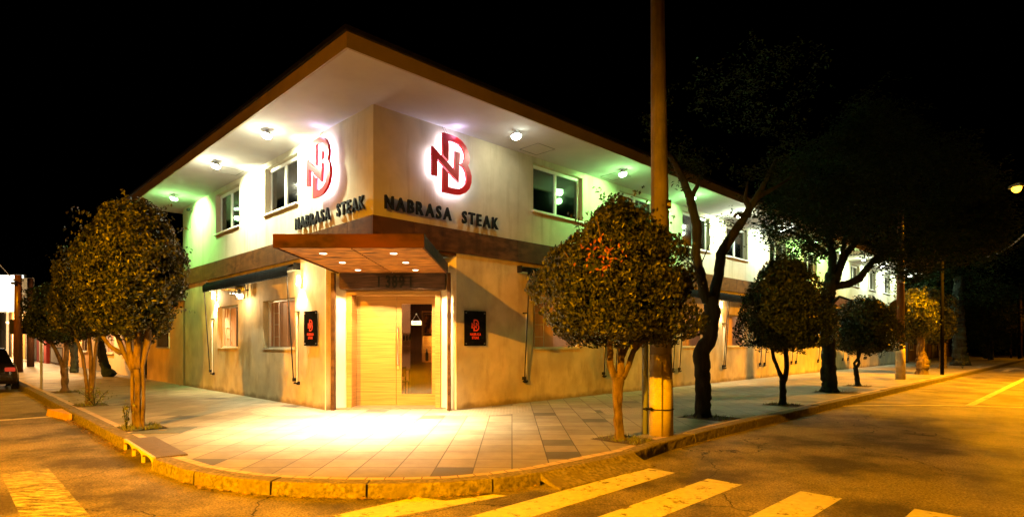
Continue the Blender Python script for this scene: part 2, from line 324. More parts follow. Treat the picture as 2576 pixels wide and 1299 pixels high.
def resample(path, step):
    out = [path[0]]
    for a, b in zip(path, path[1:]):
        n = max(1, round((b-a).length/step))
        out += [a.lerp(b, (i+1)/n) for i in range(n)]
    return out
def strip(name, path, w0, w1, z, m):
    P = resample(path, .5); a = inward(P, w0); b = inward(P, w1); u = 0; V = []; F = []; U = []
    for i in range(len(P)):
        if i: u += (P[i]-P[i-1]).length
        V += [(a[i].x, a[i].y, z), (b[i].x, b[i].y, z)]; U += [(u, 0), (u, .45)]
        if i: F.append((2*i-2, 2*i, 2*i+1, 2*i-1))
    o = raw(name, V, F, m); uv = o.data.uv_layers.new(name='UVMap')
    for lp in o.data.loops: uv.data[lp.index].uv = U[lp.vertex_index]
    return tag(o, kind='structure')
strip('paver_border', full, .17, .31, .004, 'border')
rnd = random.Random(5)
def kerb_run(path, stone, name, drop=0, w=.19, rough=.012):
    P = resample(path, .07); mb = MB(); run = 0; i = 0; nxt = stone*rnd.uniform(.85, 1.15); start = 0; segs = []
    for k in range(1, len(P)):
        run += (P[k]-P[k-1]).length
        if run > nxt or k == len(P)-1: segs.append((start, k)); start = k; run = 0; nxt = stone*rnd.uniform(.85, 1.15)
    inn = inward(P, 1)
    for a, b in segs:
        if b-a < 1: continue
        rows = []; far = P[a].length > 16; dz = rnd.uniform(-.006, .01)
        for k in range(a, b+1):
            d = (inn[k]-P[k]); t = .0
            tang = Vector((d.y, -d.x, 0)); e = 0 if drop else (.012 if k == a else (-.012 if k == b else 0))
            j = lambda s=rough: rnd.uniform(-s, s)*(.3 if far else 1)
            base = P[k]+tang*e
            prof = [(-.020+j(.005), ROAD-.03), (-.016+j(.005), -.09+j(.005)), (-.012+j(.005), -.04+j(.005)), (-.008+j(.004), -.006+dz+j(.003)), (.004+j(.003), .009+dz+j(.002)), (w*.5, .013+dz+j(.001)), (w, .011+dz), (w, -.05)]
            if drop:
                prof = [(-.34+j(), ROAD-.03), (-.32+j(), ROAD+.015), (-.24, ROAD+.035+j(.004)), (-.12, -.065+j(.004)), (-.04, -.028+j(.004)), (.0, .002), (.17, .010), (.17, -.05)]
            rows.append([base+d*q+Vector((0, 0, z)) for q, z in prof])
        n = len(rows[0]); vs = [v for r in rows for v in r]
        fs = [(r*n+c, (r+1)*n+c, (r+1)*n+c+1, r*n+c+1) for r in range(len(rows)-1) for c in range(n-1)]
        fs += [tuple(range(n)), tuple(range((len(rows)-1)*n, len(rows)*n))[::-1]]
        mb.add(vs, fs)
    return tag(mb.build(name, 'kerb', smooth=False), kind='structure')
kerb_run(left_path, 1.0, 'kerb'); kerb_run([DR1]+corner, 1.15, 'kerb'); kerb_run(right_path, 1.1, 'kerb')
kerb_run([corner[-1], Vector((1.0, 7.3, 0)), Vector((1.68, 7.92, 0))], 3, 'kerb_ramp', drop=1)
# storm drain inlet
sd = thing('storm_drain', 'storm drain inlet with three arched mouths in the corner kerb', 'drain', DR0)
d = (DR1-DR0); L = d.length; T = Matrix.Rotation(math.atan2(d.y, d.x), 4, 'Z')
b = MB(); b.box(0, L, .03, .40, -.01, .022, T); b.build('top_plate', 'grate', sd)
b = MB()
for k in range(3):
    x0 = L*k/3; x1 = L*(k+1)/3; o = .02; pts = [(x0, -.14), (x0, .03), (x1, .03), (x1, -.14), (x1-o, -.14)]
    for q in range(9):
        a = math.pi*q/8; pts.append(((x0+x1)/2+(x1-x0-2*o)/2*math.cos(a), -.055+.055*math.sin(a)))
    pts.append((x0+o, -.14)); b.plate(pts, -.01, .028)
b.v = [tuple(T @ Vector(v)) for v in b.v]; b.build('arched_frame', 'drain_white', sd)
MB().box(.0, L, .20, .22, -.3, -.012, T).build('back_plate', 'black_metal', sd)
# yellow side block of the driveway ramp
yb = thing('driveway_block', 'yellow painted block beside the left kerb', 'kerb block', Lp(6.0, OL+.05), ROT_L)
MB().add([(-.6, -.28, ROAD), (.9, -.06, ROAD), (.9, .0, ROAD), (-.6, 0, ROAD), (-.6, -.25, .0), (.9, -.05, -.0), (.9, 0, .0), (-.6, 0, .0)],
         [(0, 1, 2, 3), (4, 5, 6, 7), (0, 1, 5, 4), (1, 2, 6, 5), (2, 3, 7, 6), (3, 0, 4, 7)]).build('ramp_side', 'yellow', yb)
# road markings
def quad(name, pts, m, z=ROAD+.004): return tag(raw(name, [(p[0], p[1], z) for p in pts], [tuple(range(len(pts)))], m), kind='structure')
for k, (o0, s1) in enumerate(((5.02, 1.0), (6.0, .45), (6.86, .45), (7.86, .62), (8.9, .7), (9.95, .75))):
    o1 = o0+.42
    if k == 0:
        pts = [(-.69, 6.02), (-.2, 6.28), (-.05, 6.22), Rp(-3.5, o1).xy, Rp(-3.5, o0+.05).xy, Rp(-2.55, o0+.05).xy]
    else: pts = [Rp(s1, o0).xy, Rp(s1, o1).xy, Rp(-3.6, o1).xy, Rp(-3.6, o0).xy]
    quad('crosswalk_stripe', pts, 'paint')
for k in range(3): quad('crosswalk_stripe', [Lp(-.55, 5.15+k).xy, Lp(-.55, 5.62+k).xy, Lp(-3.6, 5.62+k).xy, Lp(-3.6, 5.15+k).xy], 'paint_worn')
quad('stop_line', [Lp(6.35, 4.3).xy, Lp(6.1, 4.3).xy, Lp(6.1, 9).xy, Lp(6.35, 9).xy], 'paint_line')
arc = [(6.6, 13.5), (7.6, 14.3), (8.33, 14.92), (9.2, 15.15), (11.4, 15.2), (13.2, 14.65), (15.5, 13.6)]
V = []; F = []
for i, (x, y) in enumerate(arc): V += [(x, y, ROAD+.004), (x-.02, y+.13+.03*min(i, 1), ROAD+.004)]; F += [(2*i-2, 2*i, 2*i+1, 2*i-1)] if i else []
tag(raw('give_way_line', V, F, 'paint_line'), kind='structure')
quad('centre_line', [Rp(12.9, 7.72).xy, Rp(12.9, 7.90).xy, Rp(70, 7.94).xy, Rp(70, 7.72).xy], 'paint_line')
quad('road_arrow', [Rp(38, 6.2).xy, Rp(38, 6.5).xy, Rp(42, 6.5).xy, Rp(42, 7.0).xy, Rp(45, 6.35).xy, Rp(42, 5.7).xy, Rp(42, 6.2).xy], 'paint_line')
# pavement patches: hatch, setts
hp = thing('utility_hatch', 'grey square hatch slab in the pavement near the kerb', 'hatch', (-6.0, 9.95, 0), rad(8))
MB().box(-.42, .42, -.36, .36, -.01, .006).build('slab', 'hatch', hp); MB().box(-.06, .06, -.04, .04, 0, .012).build('lift_plate', 'kerb', hp)
def patch(pts, m, z=.004, name='cobble_patch'): return quad(name, pts, m, z)
def fan(c, r, a0, a1): return [(c[0], c[1])]+[(c[0]+r*math.cos(a0+(a1-a0)*i/10), c[1]+r*math.sin(a0+(a1-a0)*i/10)) for i in range(11)]
patch(fan((-.9, 13.25), 1.35, rad(-125), rad(35)), 'cobble'); patch(fan((-4.6, 13.1), 1.2, rad(-215), rad(-55)), 'cobble')
for s in (3.8, 8.5, 13, 18.5, 24): patch([Rp(s, 2.9).xy, Rp(s+1.6, 4.5).xy, Rp(s+2.4, 3.7).xy, Rp(s+.8, 2.1).xy], 'cobble')

# ------------------------------------------------------------------ restaurant building
bd = thing('restaurant_building', 'two storey cream corner restaurant with wide overhanging roof and rusty steel band', 'building', Cn)
def wl(side, x, y, z): return W(side, x, y, z)-Cn
def wall(name, side, x0, x1, z0, z1, opens, m, y0=0, th=.25, parent=None):
    xs = sorted({x0, x1} | {o[0] for o in opens} | {o[1] for o in opens}); zs = sorted({z0, z1} | {o[2] for o in opens} | {o[3] for o in opens})
    mb = MB(); q = lambda a, b, c, d: mb.add([wl(side, *p) for p in (a, b, c, d)], [(0, 1, 2, 3)])
    for i in range(len(xs)-1):
        for j in range(len(zs)-1):
            a, b_, c, d = xs[i], xs[i+1], zs[j], zs[j+1]
            if any(o[0] <= a and o[1] >= b_ and o[2] <= c and o[3] >= d for o in opens): continue
            for y in (y0, y0+th): q((a, y, c), (b_, y, c), (b_, y, d), (a, y, d))
    for a, b_, c, d in [(x0, x1, z0, z1)]+list(opens):
        y, Y = y0, y0+th
        q((a, y, c), (b_, y, c), (b_, Y, c), (a, Y, c)); q((a, y, d), (b_, y, d), (b_, Y, d), (a, Y, d))
        q((a, y, c), (a, Y, c), (a, Y, d), (a, y, d)); q((b_, y, c), (b_, Y, c), (b_, Y, d), (b_, y, d))
    return mb.build(name, m, parent or bd)
LEN, DEP = 42.9, 12.47
winR = [(4.66, 6.69), (8.46, 10.48), (12.26, 14.26), (15.65, 17.6), (19.9, 21.8), (24.1, 26.0), (28.0, 29.9), (31.8, 33.6), (35.5, 37.2), (39.05, 40.9)]
winL = [(-9.29, -7.29), (-5.42, -3.44)]
lowR = [(4.66, 6.66), (12.26, 14.0), (15.65, 17.6), (24.1, 26.0), (31.8, 33.4)]
lowL = [(-9.14, -7.38), (-5.55, -3.6)]
UZ = (4.90, 6.12); LZ = (1.36, 2.62)
wall('upper_wall', 'R', 0, LEN, 3.53, Z_SOF, [(a, b, *UZ) for a, b in winR], 'upper')
wall('upper_wall', 'L', -DEP, -.2505, 3.53, Z_SOF, [(a, b, *UZ) for a, b in winL], 'upper')
wall('lower_wall', 'R', 2.13, LEN, -.05, 3.53, [(a, b, *LZ) for a, b in lowR], 'lower')
wall('lower_wall', 'L', -DEP, -2.0, -.05, 3.53, [(a, b, *LZ) for a, b in lowL], 'lower')
wall('end_wall', 'R', 0, LEN, -.05, Z_SOF, [], 'upper', y0=DEP, th=.25)
wall('end_wall', 'L', -DEP+.2, 0, -.05, Z_SOF, [], 'upper', y0=LEN-.25, th=.25)
# band of weathering steel, panel by panel
for side, x0, x1 in (('R', 0, LEN), ('L', -DEP-.04, 0)):
    mb = MB(); x = x0 if side == 'R' else x1; n = 0
    while (x < x1-.05) if side == 'R' else (x > x0+.05):
        w = .95 if n == 0 else 3.1; n += 1
        a, b_ = (x, min(x+w, x1)) if side == 'R' else (max(x-w, x0), x)
        a2, b2 = a+.006, b_-.006
        if side == 'R' and n == 1: a2 = -.045
        vs = [wl(side, p, y, z) for p in (a2, b2) for y in (-.045, -.004) for z in (3.53, 4.05)]
        mb.add(vs, [(0, 1, 3, 2), (4, 6, 7, 5), (0, 4, 5, 1), (2, 3, 7, 6), (0, 2, 6, 4), (1, 5, 7, 3)]); x = b_ if side == 'R' else a
    mb.build('steel_band', 'corten', bd)
# overhang of the cut corner, storey floor, interior shell
def P3(x, y, z=0): return Vector((x, y, z))-Cn
Lc = W('L', -2.0, 0); Rc = W('R', 2.13, 0)
tri = [Cn, Rc, W('R', 2.13, .25), W('L', -2.0, .25), Lc]
MB().prism([(p-Cn).xy for p in tri], 3.46, 3.525).build('corner_soffit', 'corten', bd)
fl = [W('L', -DEP+.3, .26), W('L', -1.9, .26), W('R', 2.2, .26), W('R', LEN-.3, .26), W('R', LEN-.3, DEP-.1)]
MB().prism([(p-Cn).xy for p in fl], 3.30, 3.44).build('storey_floor', 'beige_in', bd)
MB().prism([(p-Cn).xy for p in fl], .0, .02).build('interior_floor', 'floor_in', bd)
wall('interior_wall', 'R', 4.6, LEN-.3, .02, 3.3, [], 'beige_in', y0=3.2, th=.1)
wall('interior_wall', 'L', -DEP+.3, -4.6, .02, 3.3, [], 'beige_in', y0=3.2, th=.1)
MB().box(-3.75+2.77, -1.70+2.77, 17.06-11.57, 17.16-11.57, .02, 3.3).build('interior_wall', 'beige_in', bd)
wall('interior_wall', 'R', 1.0, LEN-.3, 3.6, 6.2, [], 'backwall', y0=2.6, th=.1)
wall('interior_wall', 'L', -DEP+.3, -1.0, 3.6, 6.2, [], 'backwall', y0=2.62, th=.1)
# roof
roof = MB()
def rbox(x0, x1, y0, y1, z0, z1):
    mb = MB(); vs = [wl('R', x, y, z) for x in (x0, x1) for y in (y0, y1) for z in (z0, z1)]
    return mb.add(vs, [(0, 1, 3, 2), (4, 6, 7, 5), (0, 4, 5, 1), (2, 3, 7, 6), (0, 2, 6, 4), (1, 5, 7, 3)])
XO, YO = -1.50, -1.67
XE, YE = LEN+1.6, DEP+1.15
rbox(XO+.05, XE, YO+.05, YE, Z_SOF, Z_SOF+.1).build('soffit', 'soffit', bd)
rbox(XO, XE, YO, YO+.045, Z_SOF-.012, 6.52).build('fascia', 'fascia', bd)
rbox(XO+.002, XO+.045, YO+.047, YE, Z_SOF-.012, 6.52).build('fascia', 'fascia', bd)
rbox(XO-.05, XE+.05, YO-.05, YE+.05, 6.524, 6.60).build('roof', 'black_metal', bd)
for side, x in (('L', -7.1), ('R', 4.0), ('R', 7.3)):
    mb = MB(); a = .62
    for (x0, x1, y0, y1) in ((x, x+a, -.78, -.77), (x, x+a, -.16, -.15), (x, x+.01, -.77, -.16), (x+a-.01, x+a, -.77, -.16)):
        vs = [wl(side, p, q, z) for p in (x0, x1) for q in (y0, y1) for z in (Z_SOF-.006, Z_SOF+.001)]
        mb.add(vs, [(0, 1, 3, 2), (4, 6, 7, 5), (0, 4, 5, 1), (2, 3, 7, 6), (0, 2, 6, 4), (1, 5, 7, 3)])
    mb.build('ceiling_hatch', 'hatch', bd)
def child_local(side, x, y, z, name, m, mb, parent=bd):
    o = mb.build(name, m, parent); o.location = wl(side, x, y, z); o.rotation_euler = (0, 0, rot(side)); return o
def frame_mb(w, h, t=.06, d=.06, mull=1):
    mb = MB(); mb.box(0, w, 0, d, 0, t); mb.box(0, w, 0, d, h-t, h); mb.box(0, t, 0, d, t, h-t); mb.box(w-t, w, 0, d, t, h-t)
    for k in range(mull):
        x = w*(k+1)/(mull+1); mb.box(x-.035, x+.035, -.006, d-.006, t, h-t)
    return mb
def pane_mb(w, h): return MB().box(.05, w-.05, .028, .034, .05, h-.05)
def curtain_mb(w, h, seed=0):
    r = random.Random(seed); V = []; F = []; n = int(w/.035)
    gap = (r.uniform(.40, .44)*w, r.uniform(.50, .54)*w)
    k = 0
    for i in range(n+1):
        x = w*i/n; y = .03*math.sin(i*1.3)+.02*math.sin(i*.47+seed); V += [(x, y, 0), (x, y*.6, h)]
        if i and not (gap[0] < x < gap[1]): F.append((2*i-2, 2*i, 2*i+1, 2*i-1))
    m = MB(); m.v = V; m.f = F; return m
for side, wins in (('L', winL), ('R', winR)):
    for i, (a, b_) in enumerate(wins):
        w, h = b_-a, UZ[1]-UZ[0]
        f = child_local(side, a, .13, UZ[0], 'window', 'alu', frame_mb(w, h, .075))
        g = pane_mb(w, h).build('pane', 'glass', f)
        s_ = MB().box(-.05, w+.05, -.20, .04, -.045, -.001).build('sill', 'alu', f)
        c_ = curtain_mb(w-.1, h-.1, i+3).build('curtain', 'curtain', f); c_.location = (.05, .13, .05)
for side, wins in (('L', lowL), ('R', lowR)):
    for i, (a, b_) in enumerate(wins):
        w, h = b_-a, LZ[1]-LZ[0]
        f = child_local(side, a, .14, LZ[0], 'window', 'alu', frame_mb(w, h, .045, mull=0))
        MB().box(-.0, w, -.155, -.0, -.03, -.001).build('sill', 'upper', f)
        mb = MB(); n = 3
        for k in range(n):
            if k == 2 and (i % 2 == 0 or side == 'R'): continue
            x0 = .06+(w-.12)*k/n*.8; mb.box(x0, x0+(w-.12)/n*.74, .06+.03*k, .08+.03*k, .05, h-.05)
        mb.build('shutter', 'pink_in', f)
        mb = MB()
        for x in (w*.12, w*.3): mb.box(x, x+.018, .045, .06, .045, h-.045)
        mb.box(w*.12, w*.3, .045, .055, .62, .64); mb.box(w*.12, w*.3, .045, .055, .3, .315); mb.box(w*.12, w*.3, .045, .055, .92, .935)
        mb.build('sash', 'alu', f)

# entrance: splayed returns, door frame, leaves
FY = 13.40
def xy_box(x0, x1, y0, y1, z0, z1, T=None): return MB().box(x0-Cn.x, x1-Cn.x, y0-Cn.y, y1-Cn.y, z0, z1)
for a, b_ in ((Lc, Vector((-3.83, FY, 0))), (Rc, Vector((-1.64, FY, 0)))):
    dd = (b_-a).normalized(); nn = Vector((-dd.y, dd.x, 0))*.04*(1 if a is Lc else -1)
    MB().prism([(q-Cn).xy for q in (a, b_, b_+nn, a+nn)], -.02, 3.46).build('entrance_return', 'white_wall', bd)
xy_box(-4.6, -3.835, FY+.06, FY+.2, 0, 3.3).build('entrance_return', 'white_wall', bd)
xy_box(-1.635, -.9, FY+.06, FY+.2, 0, 3.3).build('entrance_return', 'white_wall', bd)
xy_box(-3.83, -1.64, FY+.02, FY+.2, 2.71, 3.455).build('door_header', 'white_wall', bd)
dfm = MB()
for a, b_, c, d_ in ((-3.82, -3.70, 0, 2.70), (-1.77, -1.65, 0, 2.70), (-3.70, -1.77, 2.61, 2.70)): dfm.box(a-Cn.x, b_-Cn.x, 13.36-Cn.y, 13.86-Cn.y, c, d_)
dfm.build('door_frame', 'bamboo', bd)
dr = xy_box(-3.70, -2.765, 13.80, 13.86, .01, 2.61).build('door', 'bamboo', bd)
mb = MB()
for a, b_, c, d_ in ((-2.755, -2.63, .01, 2.61), (-1.91, -1.77, .01, 2.61), (-2.63, -1.91, 2.43, 2.61), (-2.63, -1.91, .01, .29)): mb.box(a-Cn.x, b_-Cn.x, 13.80-Cn.y, 13.86-Cn.y, c, d_)
dg_ = mb.build('glazed_door', 'bamboo', bd)
xy_box(-2.63, -1.91, 13.828, 13.834, .29, 2.43).build('pane', 'doorglass', dg_)
hz = MB(); pts = [(-2.71-Cn.x, 13.74-Cn.y+.0, .98, .018)]
for k in range(9): pts.append((-2.71-Cn.x, 13.74-.05*math.sin(math.pi*k/8)-Cn.y, 1.0+.86*k/8, .022))
hz.tube(pts, 8); hz.cyl((-2.71-Cn.x, 13.80-Cn.y, 1.08), (-2.71-Cn.x, 13.72-Cn.y, 1.08), .014, 8); hz.cyl((-2.71-Cn.x, 13.80-Cn.y, 1.78), (-2.71-Cn.x, 13.71-Cn.y, 1.78), .014, 8)
hz.build('handle', 'steel', dg_, smooth=True); xy_box(-2.74, -2.69, 13.785, 13.80, .88, .96).build('lock', 'steel', dg_)
# wooden beam with house number
bm_ = thing('wooden_beam', 'weathered dark wooden beam above the entrance door', 'beam', (-2.70, 13.2, 2.72))
MB().box(-1.22, 1.18, -.07, .15, 0, .37).build('timber', 'old_wood', bm_, bevel=.008)
nm = thing('house_number', 'dark metal house number 389 on rods in front of the beam', 'number sign', (-2.65, 13.12, 2.76))
rods = MB()
for z in (.03, .225): rods.cyl((-.42, -.03, z), (.42, -.03, z), .006, 6)
for x in (-.36, .36): rods.box(x-.02, x+.02, -.04, -.028, .0, .25)
rods.build('rod', 'black_metal', nm)
write('389', -.20, .22, 0, .27, -.045, .015, 'black_metal', nm, bold=.04, part='digit')

# ------------------------------------------------------------------ entrance canopy
cp = thing('entrance_canopy', 'rusty steel canopy slab over the entrance on two brown posts', 'canopy', (-2.70, 11.4, 0))
X0, X1, Y0, Y1 = -1.25, 1.25, -1.84, 1.7
mb = MB(); t = .035
mb.box(X0, X1, Y0, Y0+t, 3.07, 3.30); mb.box(X0, X0+t, Y0+t, Y1, 3.07, 3.30); mb.box(X1-t, X1, Y0+t, Y1, 3.07, 3.30)
mb.build('canopy_edge', 'corten_red', cp); MB().box(X0+t, X1-t, Y0+t, Y1, 3.24, 3.27).build('canopy_top', 'corten', cp)
mb = MB(); g = .014
for i in range(2):
    for j in range(3):
        xa = X0+t+i*(X1-X0-2*t)/2; xb = xa+(X1-X0-2*t)/2; ya = Y0+t+j*(Y1-Y0-t)/3; yb = ya+(Y1-Y0-t)/3
        mb.box(xa+g, xb-g, ya+g, yb-g, 3.085, 3.10)
mb.build('canopy_ceiling', 'corten_wood', cp); MB().box(X0+t, X1-t, Y0+t, Y1, 3.105, 3.11).build('canopy_backing', 'black_metal', cp)
for i in range(2):
    for j in range(3):
        x = (-.62, .62)[i]; y = Y0+.62+j*1.15
        dl_ = MB().cyl((x, y, 3.070), (x, y, 3.088), .075, 20).build('downlight', 'steel', cp)
        MB().cyl((x, y, 3.066), (x, y, 3.0695), .058, 20).build('lens', 'dl', dl_)
        lamp('SPOT', 'downlight_lamp', (x, y, 3.05), 2100 if j < 2 else 520, WARM if j == 2 else (1, .78, .46), cp, .04, 94 if j < 2 else 130, 1.0 if j < 2 else .12, (0, 0 if j < 2 else .0, -1))
for x in (-1.30, 1.29):
    MB().box(x-.035, x+.035, 1.5, 1.64, 0, 3.068).build('post', 'corten', cp)

# ------------------------------------------------------------------ logo signs
LB = [(1.459, 6.04), (1.70, 6.04), (1.865, 6.025), (1.99, 5.98), (2.10, 5.90), (2.185, 5.78), (2.222, 5.64), (2.205, 5.54), (2.172, 5.47), (2.235, 5.37), (2.275, 5.25), (2.272, 5.10), (2.215, 4.96), (2.11, 4.85), (1.96, 4.775), (1.80, 4.75), (1.449, 4.75),
      (1.449, 5.29), (1.607, 5.175), (1.607, 4.885), (1.80, 4.885), (1.92, 4.905), (2.03, 4.965), (2.105, 5.06), (2.129, 5.17), (2.11, 5.29), (2.05, 5.385), (1.94, 5.447), (2.03, 5.52), (2.075, 5.62), (2.065, 5.73), (2.01, 5.82), (1.92, 5.885), (1.80, 5.905), (1.616, 5.905), (1.616, 5.45), (1.459, 5.545)]
LN = [(1.167, 5.677), (1.779, 5.29), (1.779, 5.70), (1.93, 5.70), (1.89, 5.03), (1.305, 5.43), (1.305, 5.06), (1.167, 5.06)]
LB = [(x-1.72, z-5.395) for x, z in LB]; LN = [(x-1.72, z-5.395) for x, z in LN]
def sc_pts(P, k, dx=0, dz=0): return [(x*k+dx, z*k+dz) for x, z in P]
def logo(side, x, z, label):
    th_ = thing('logo_sign', label, 'sign', W(side, x, 0, z), rot(side), 'backlit monogram signs')
    MB().plate(LB, -.200, -.135).build('letter', 'red', th_); MB().plate(LN, -.206, -.139).build('letter', 'red', th_)
    MB().plate(sc_pts(LB, .985), -.1335, -.118).build('light_strip', 'halo', th_); MB().plate(sc_pts(LN, .985), -.1375, -.120).build('light_strip', 'halo', th_)
    mb = MB()
    for px, pz in ((-.2, .58), (-.2, -.55), (.45, .0), (-.48, .1), (.4, -.4), (.35, .42)): mb.cyl((px, -.12, pz), (px, 0, pz), .008, 6)
    mb.cyl((-.15, -.15, .64), (-.15, -.02, Z_SOF-z-.01), .004, 5); mb.cyl((-.08, -.15, .64), (-.09, -.02, Z_SOF-z-.01), .004, 5)
    mb.build('mount', 'wire', th_)
    lamp('POINT', 'halo_glow', (.1, -.26, .70), 5, (.68, .58, 1), th_, .10)
    for px, pz in ((-.1, .3), (.15, -.35), (-.38, .0)): lamp('POINT', 'halo_lamp', (px, -.07, pz), 5, (.82, .74, 1), th_, .10)
    return th_
logo('R', 1.86, 5.42, 'large red NB monogram with white halo on the right-hand facade')
logo('L', -1.98, 5.40, 'large red NB monogram with white halo on the left-hand facade')
for side, a, b_, lb in (('R', .22, 3.36, 'dark raised restaurant name lettering right of the corner under the red monogram'), ('L', -3.40, -.22, 'dark raised restaurant name lettering left of the corner above the canopy')):
    th_ = thing('lettering_sign', lb, 'sign', W(side, a, 0, 4.22), rot(side), 'raised wall lettering')
    write('NABRASA STEAK', 0, b_-a, 0, .27, -.045, .05, 'letter', th_, bold=.020, sq=.80)
for side, a, lb in (('R', 2.32, 'black plaque with red monogram right of the entrance'), ('L', -2.98, 'black plaque with red monogram left of the entrance')):
    th_ = thing('wall_plaque', lb, 'plaque', W(side, a, 0, 1.44), rot(side), 'black acrylic plaques')
    MB().box(0, .66, -.055, -.045, 0, .80).build('panel', 'gloss_black', th_)
    mb = MB()
    for x in (.05, .61):
        for z in (.05, .75): mb.cyl((x, 0, z), (x, -.066, z), .016, 10)
    mb.build('standoff', 'steel', th_)
    k = .21; mb = MB(); mb.plate(sc_pts(LB, k, .33, .47), -.0585, -.0555); mb.plate(sc_pts(LN, k, .33, .47), -.0592, -.0556); mb.build('monogram', 'redprint', th_)
    write('NABRASA', .17, .50, .235, .06, -.0555, .003, 'redprint', th_, bold=.02, joined=True, part='lettering')
    write('STEAK', .225, .445, .155, .06, -.0555, .003, 'redprint', th_, bold=.02, joined=True, part='lettering')

# ------------------------------------------------------------------ awnings
def awning(side, xa, w, label):
    th_ = thing('awning', label, 'awning', W(side, xa, 0, 0), rot(side), 'black drop arm awnings')
    mb = MB(); mb.cyl((.0, -.10, 3.34), (w, -.10, 3.34), .065, 14); mb.build('roller', 'black_metal', th_, smooth=False)
    for x in (-.03, w+.01): MB().box(x, x+.02, -.17, -.002, 3.25, 3.42).build('bracket', 'black_metal', th_)
    V = []; F = []; n = int(w/.05)
    prof = [(-.12, 3.405), (-.24, 3.36), (-.285, 3.30), (-.29, 3.20), (-.282, 3.09)]
    r = random.Random(int(w*100)+int(xa))
    for i in range(n+1):
        x = .05+(w-.1)*i/n
        for k, (y, z) in enumerate(prof): V.append((x, y+r.uniform(-.006, .006)*(k > 1), z+(r.uniform(-.004, .004) if k == 4 else 0)))
    m_ = len(prof); F = [(i*m_+k, (i+1)*m_+k, (i+1)*m_+k+1, i*m_+k+1) for i in range(n) for k in range(m_-1)]
    raw('valance', V, F, 'black_fabric', th_, True)
    MB().cyl((.05, -.27, 3.10), (w-.05, -.27, 3.10), .016, 8).build('front_bar', 'black_metal', th_)
    for x in (.14, w-.14):
        MB().tube([(x, -.26, 3.09, .016), (x, -.10, .62, .016)], 8).build('arm', 'black_metal', th_)
        mb = MB(); mb.box(x-.03, x+.03, -.12, -.04, .58, .66); mb.box(x-.02, x+.14, -.09, -.05, .52, .56); mb.box(x+.08, x+.14, -.06, -.0, .50, .58)
        mb.build('arm_bracket', 'black_metal', th_); MB().box(x+.03, x+.13, -.08, 0, 2.24, 2.27).build('rail_bracket', 'black_metal', th_)
        MB().cyl((x+.10, -.06, .56), (x+.10, -.06, 2.24), .014, 8).build('rail', 'alu', th_)
    return th_
awning('L', -9.66, 6.35, 'long black fabric awning above the windows left of the entrance')
names = ['rolled black awning behind the round street tree by the utility pole', 'rolled black awning behind the concrete utility pole', 'black awning between the pole and the forked dark tree', 'black awning right of the forked dark tree',
         'black awning behind the second round tree', 'black awning behind the thick leaning trunk', 'black awning between the thick trunk and the third round tree', 'black awning behind the third round tree', 'farthest black awning near the striped pole']
for i, x in enumerate((4.1, 8.0, 11.75, 15.2, 19.0, 22.7, 26.6, 30.9, 34.6)): awning('R', x, 3.6 if i not in (4, 5) else 3.4, names[i])

# wall sconces under the awnings
def sconce(side, x, z, label, power):
    th_ = thing('wall_lamp', label, 'wall lamp', W(side, x, 0, z), rot(side), 'cylinder wall lamps')
    MB().box(-.04, .04, -.03, 0, -.06, .06).build('base_plate', 'steel', th_)
    MB().cyl((0, -.09, -.12), (0, -.09, .12), .045, 14).build('glass_cylinder', 'lensw', th_)
    lamp('SPOT', 'bulb', (0, -.10, -.14), power, WARM, th_, .04, 104, .8, (0, .16, -1)); lamp('POINT', 'bulb_glow', (0, -.22, -.05), power*.10, WARM, th_, .05)
    return th_
sconce('L', -3.2, 2.98, 'lit cylinder lamp at the right end of the long left awning', 520)
sconce('L', -9.2, 2.98, 'lit cylinder lamp at the left end of the long left awning', 520)
for x, p, lb in ((15.0, 420, 'lit cylinder lamp beside the forked dark tree'), (18.9, 160, 'lit cylinder lamp between awnings left of the second round tree'), (22.9, 320, 'lit cylinder lamp above the wall by the thick trunk'),
                 (26.8, 240, 'lit cylinder lamp right of the thick trunk'), (30.7, 160, 'lit cylinder lamp behind the third round tree')): sconce('R', x, 2.95, lb, p)
# patio heater under the left awning
ht = thing('patio_heater', 'wall mounted heater with three round lamps under the left awning', 'heater', W('L', -6.6, 0, 2.88), ROT_L)
MB().box(-.42, .30, -.36, -.30, -.03, .06).build('lamp_bar', 'black_metal', ht, bevel=.01)
for x in (-.32, -.06, .20): MB().cyl((x, -.36, .015), (x, -.40, .015), .04, 14).build('round_lamp', 'steel', ht)
mb = MB()
for x in (-.30, -.16, -.02, .12, .24): mb.cyl((x, -.2, -.16), (x, -.2, .3), .045, 10)
mb.build('reflector_tube', 'steel', ht, smooth=True); MB().box(-.9, -.45, -.42, -.12, .12, .15).build('reflector', 'yellow', ht); MB().box(-.03, .03, -.3, 0, .08, .12).build('arm', 'black_metal', ht)
lamp('POINT', 'heater_lamp', (0, -.38, -.22), 70, WARM, ht, .08)
# security camera
sy = thing('security_camera', 'small security camera under the roof at the left corner', 'camera', W('L', -11.6, 0, 5.95), ROT_L)
MB().cyl((0, 0, .1), (0, -.12, .1), .012, 8).build('bracket', 'alu', sy); MB().box(-.05, .13, -.19, -.11, .04, .12).build('body', 'black_metal', sy, bevel=.01)

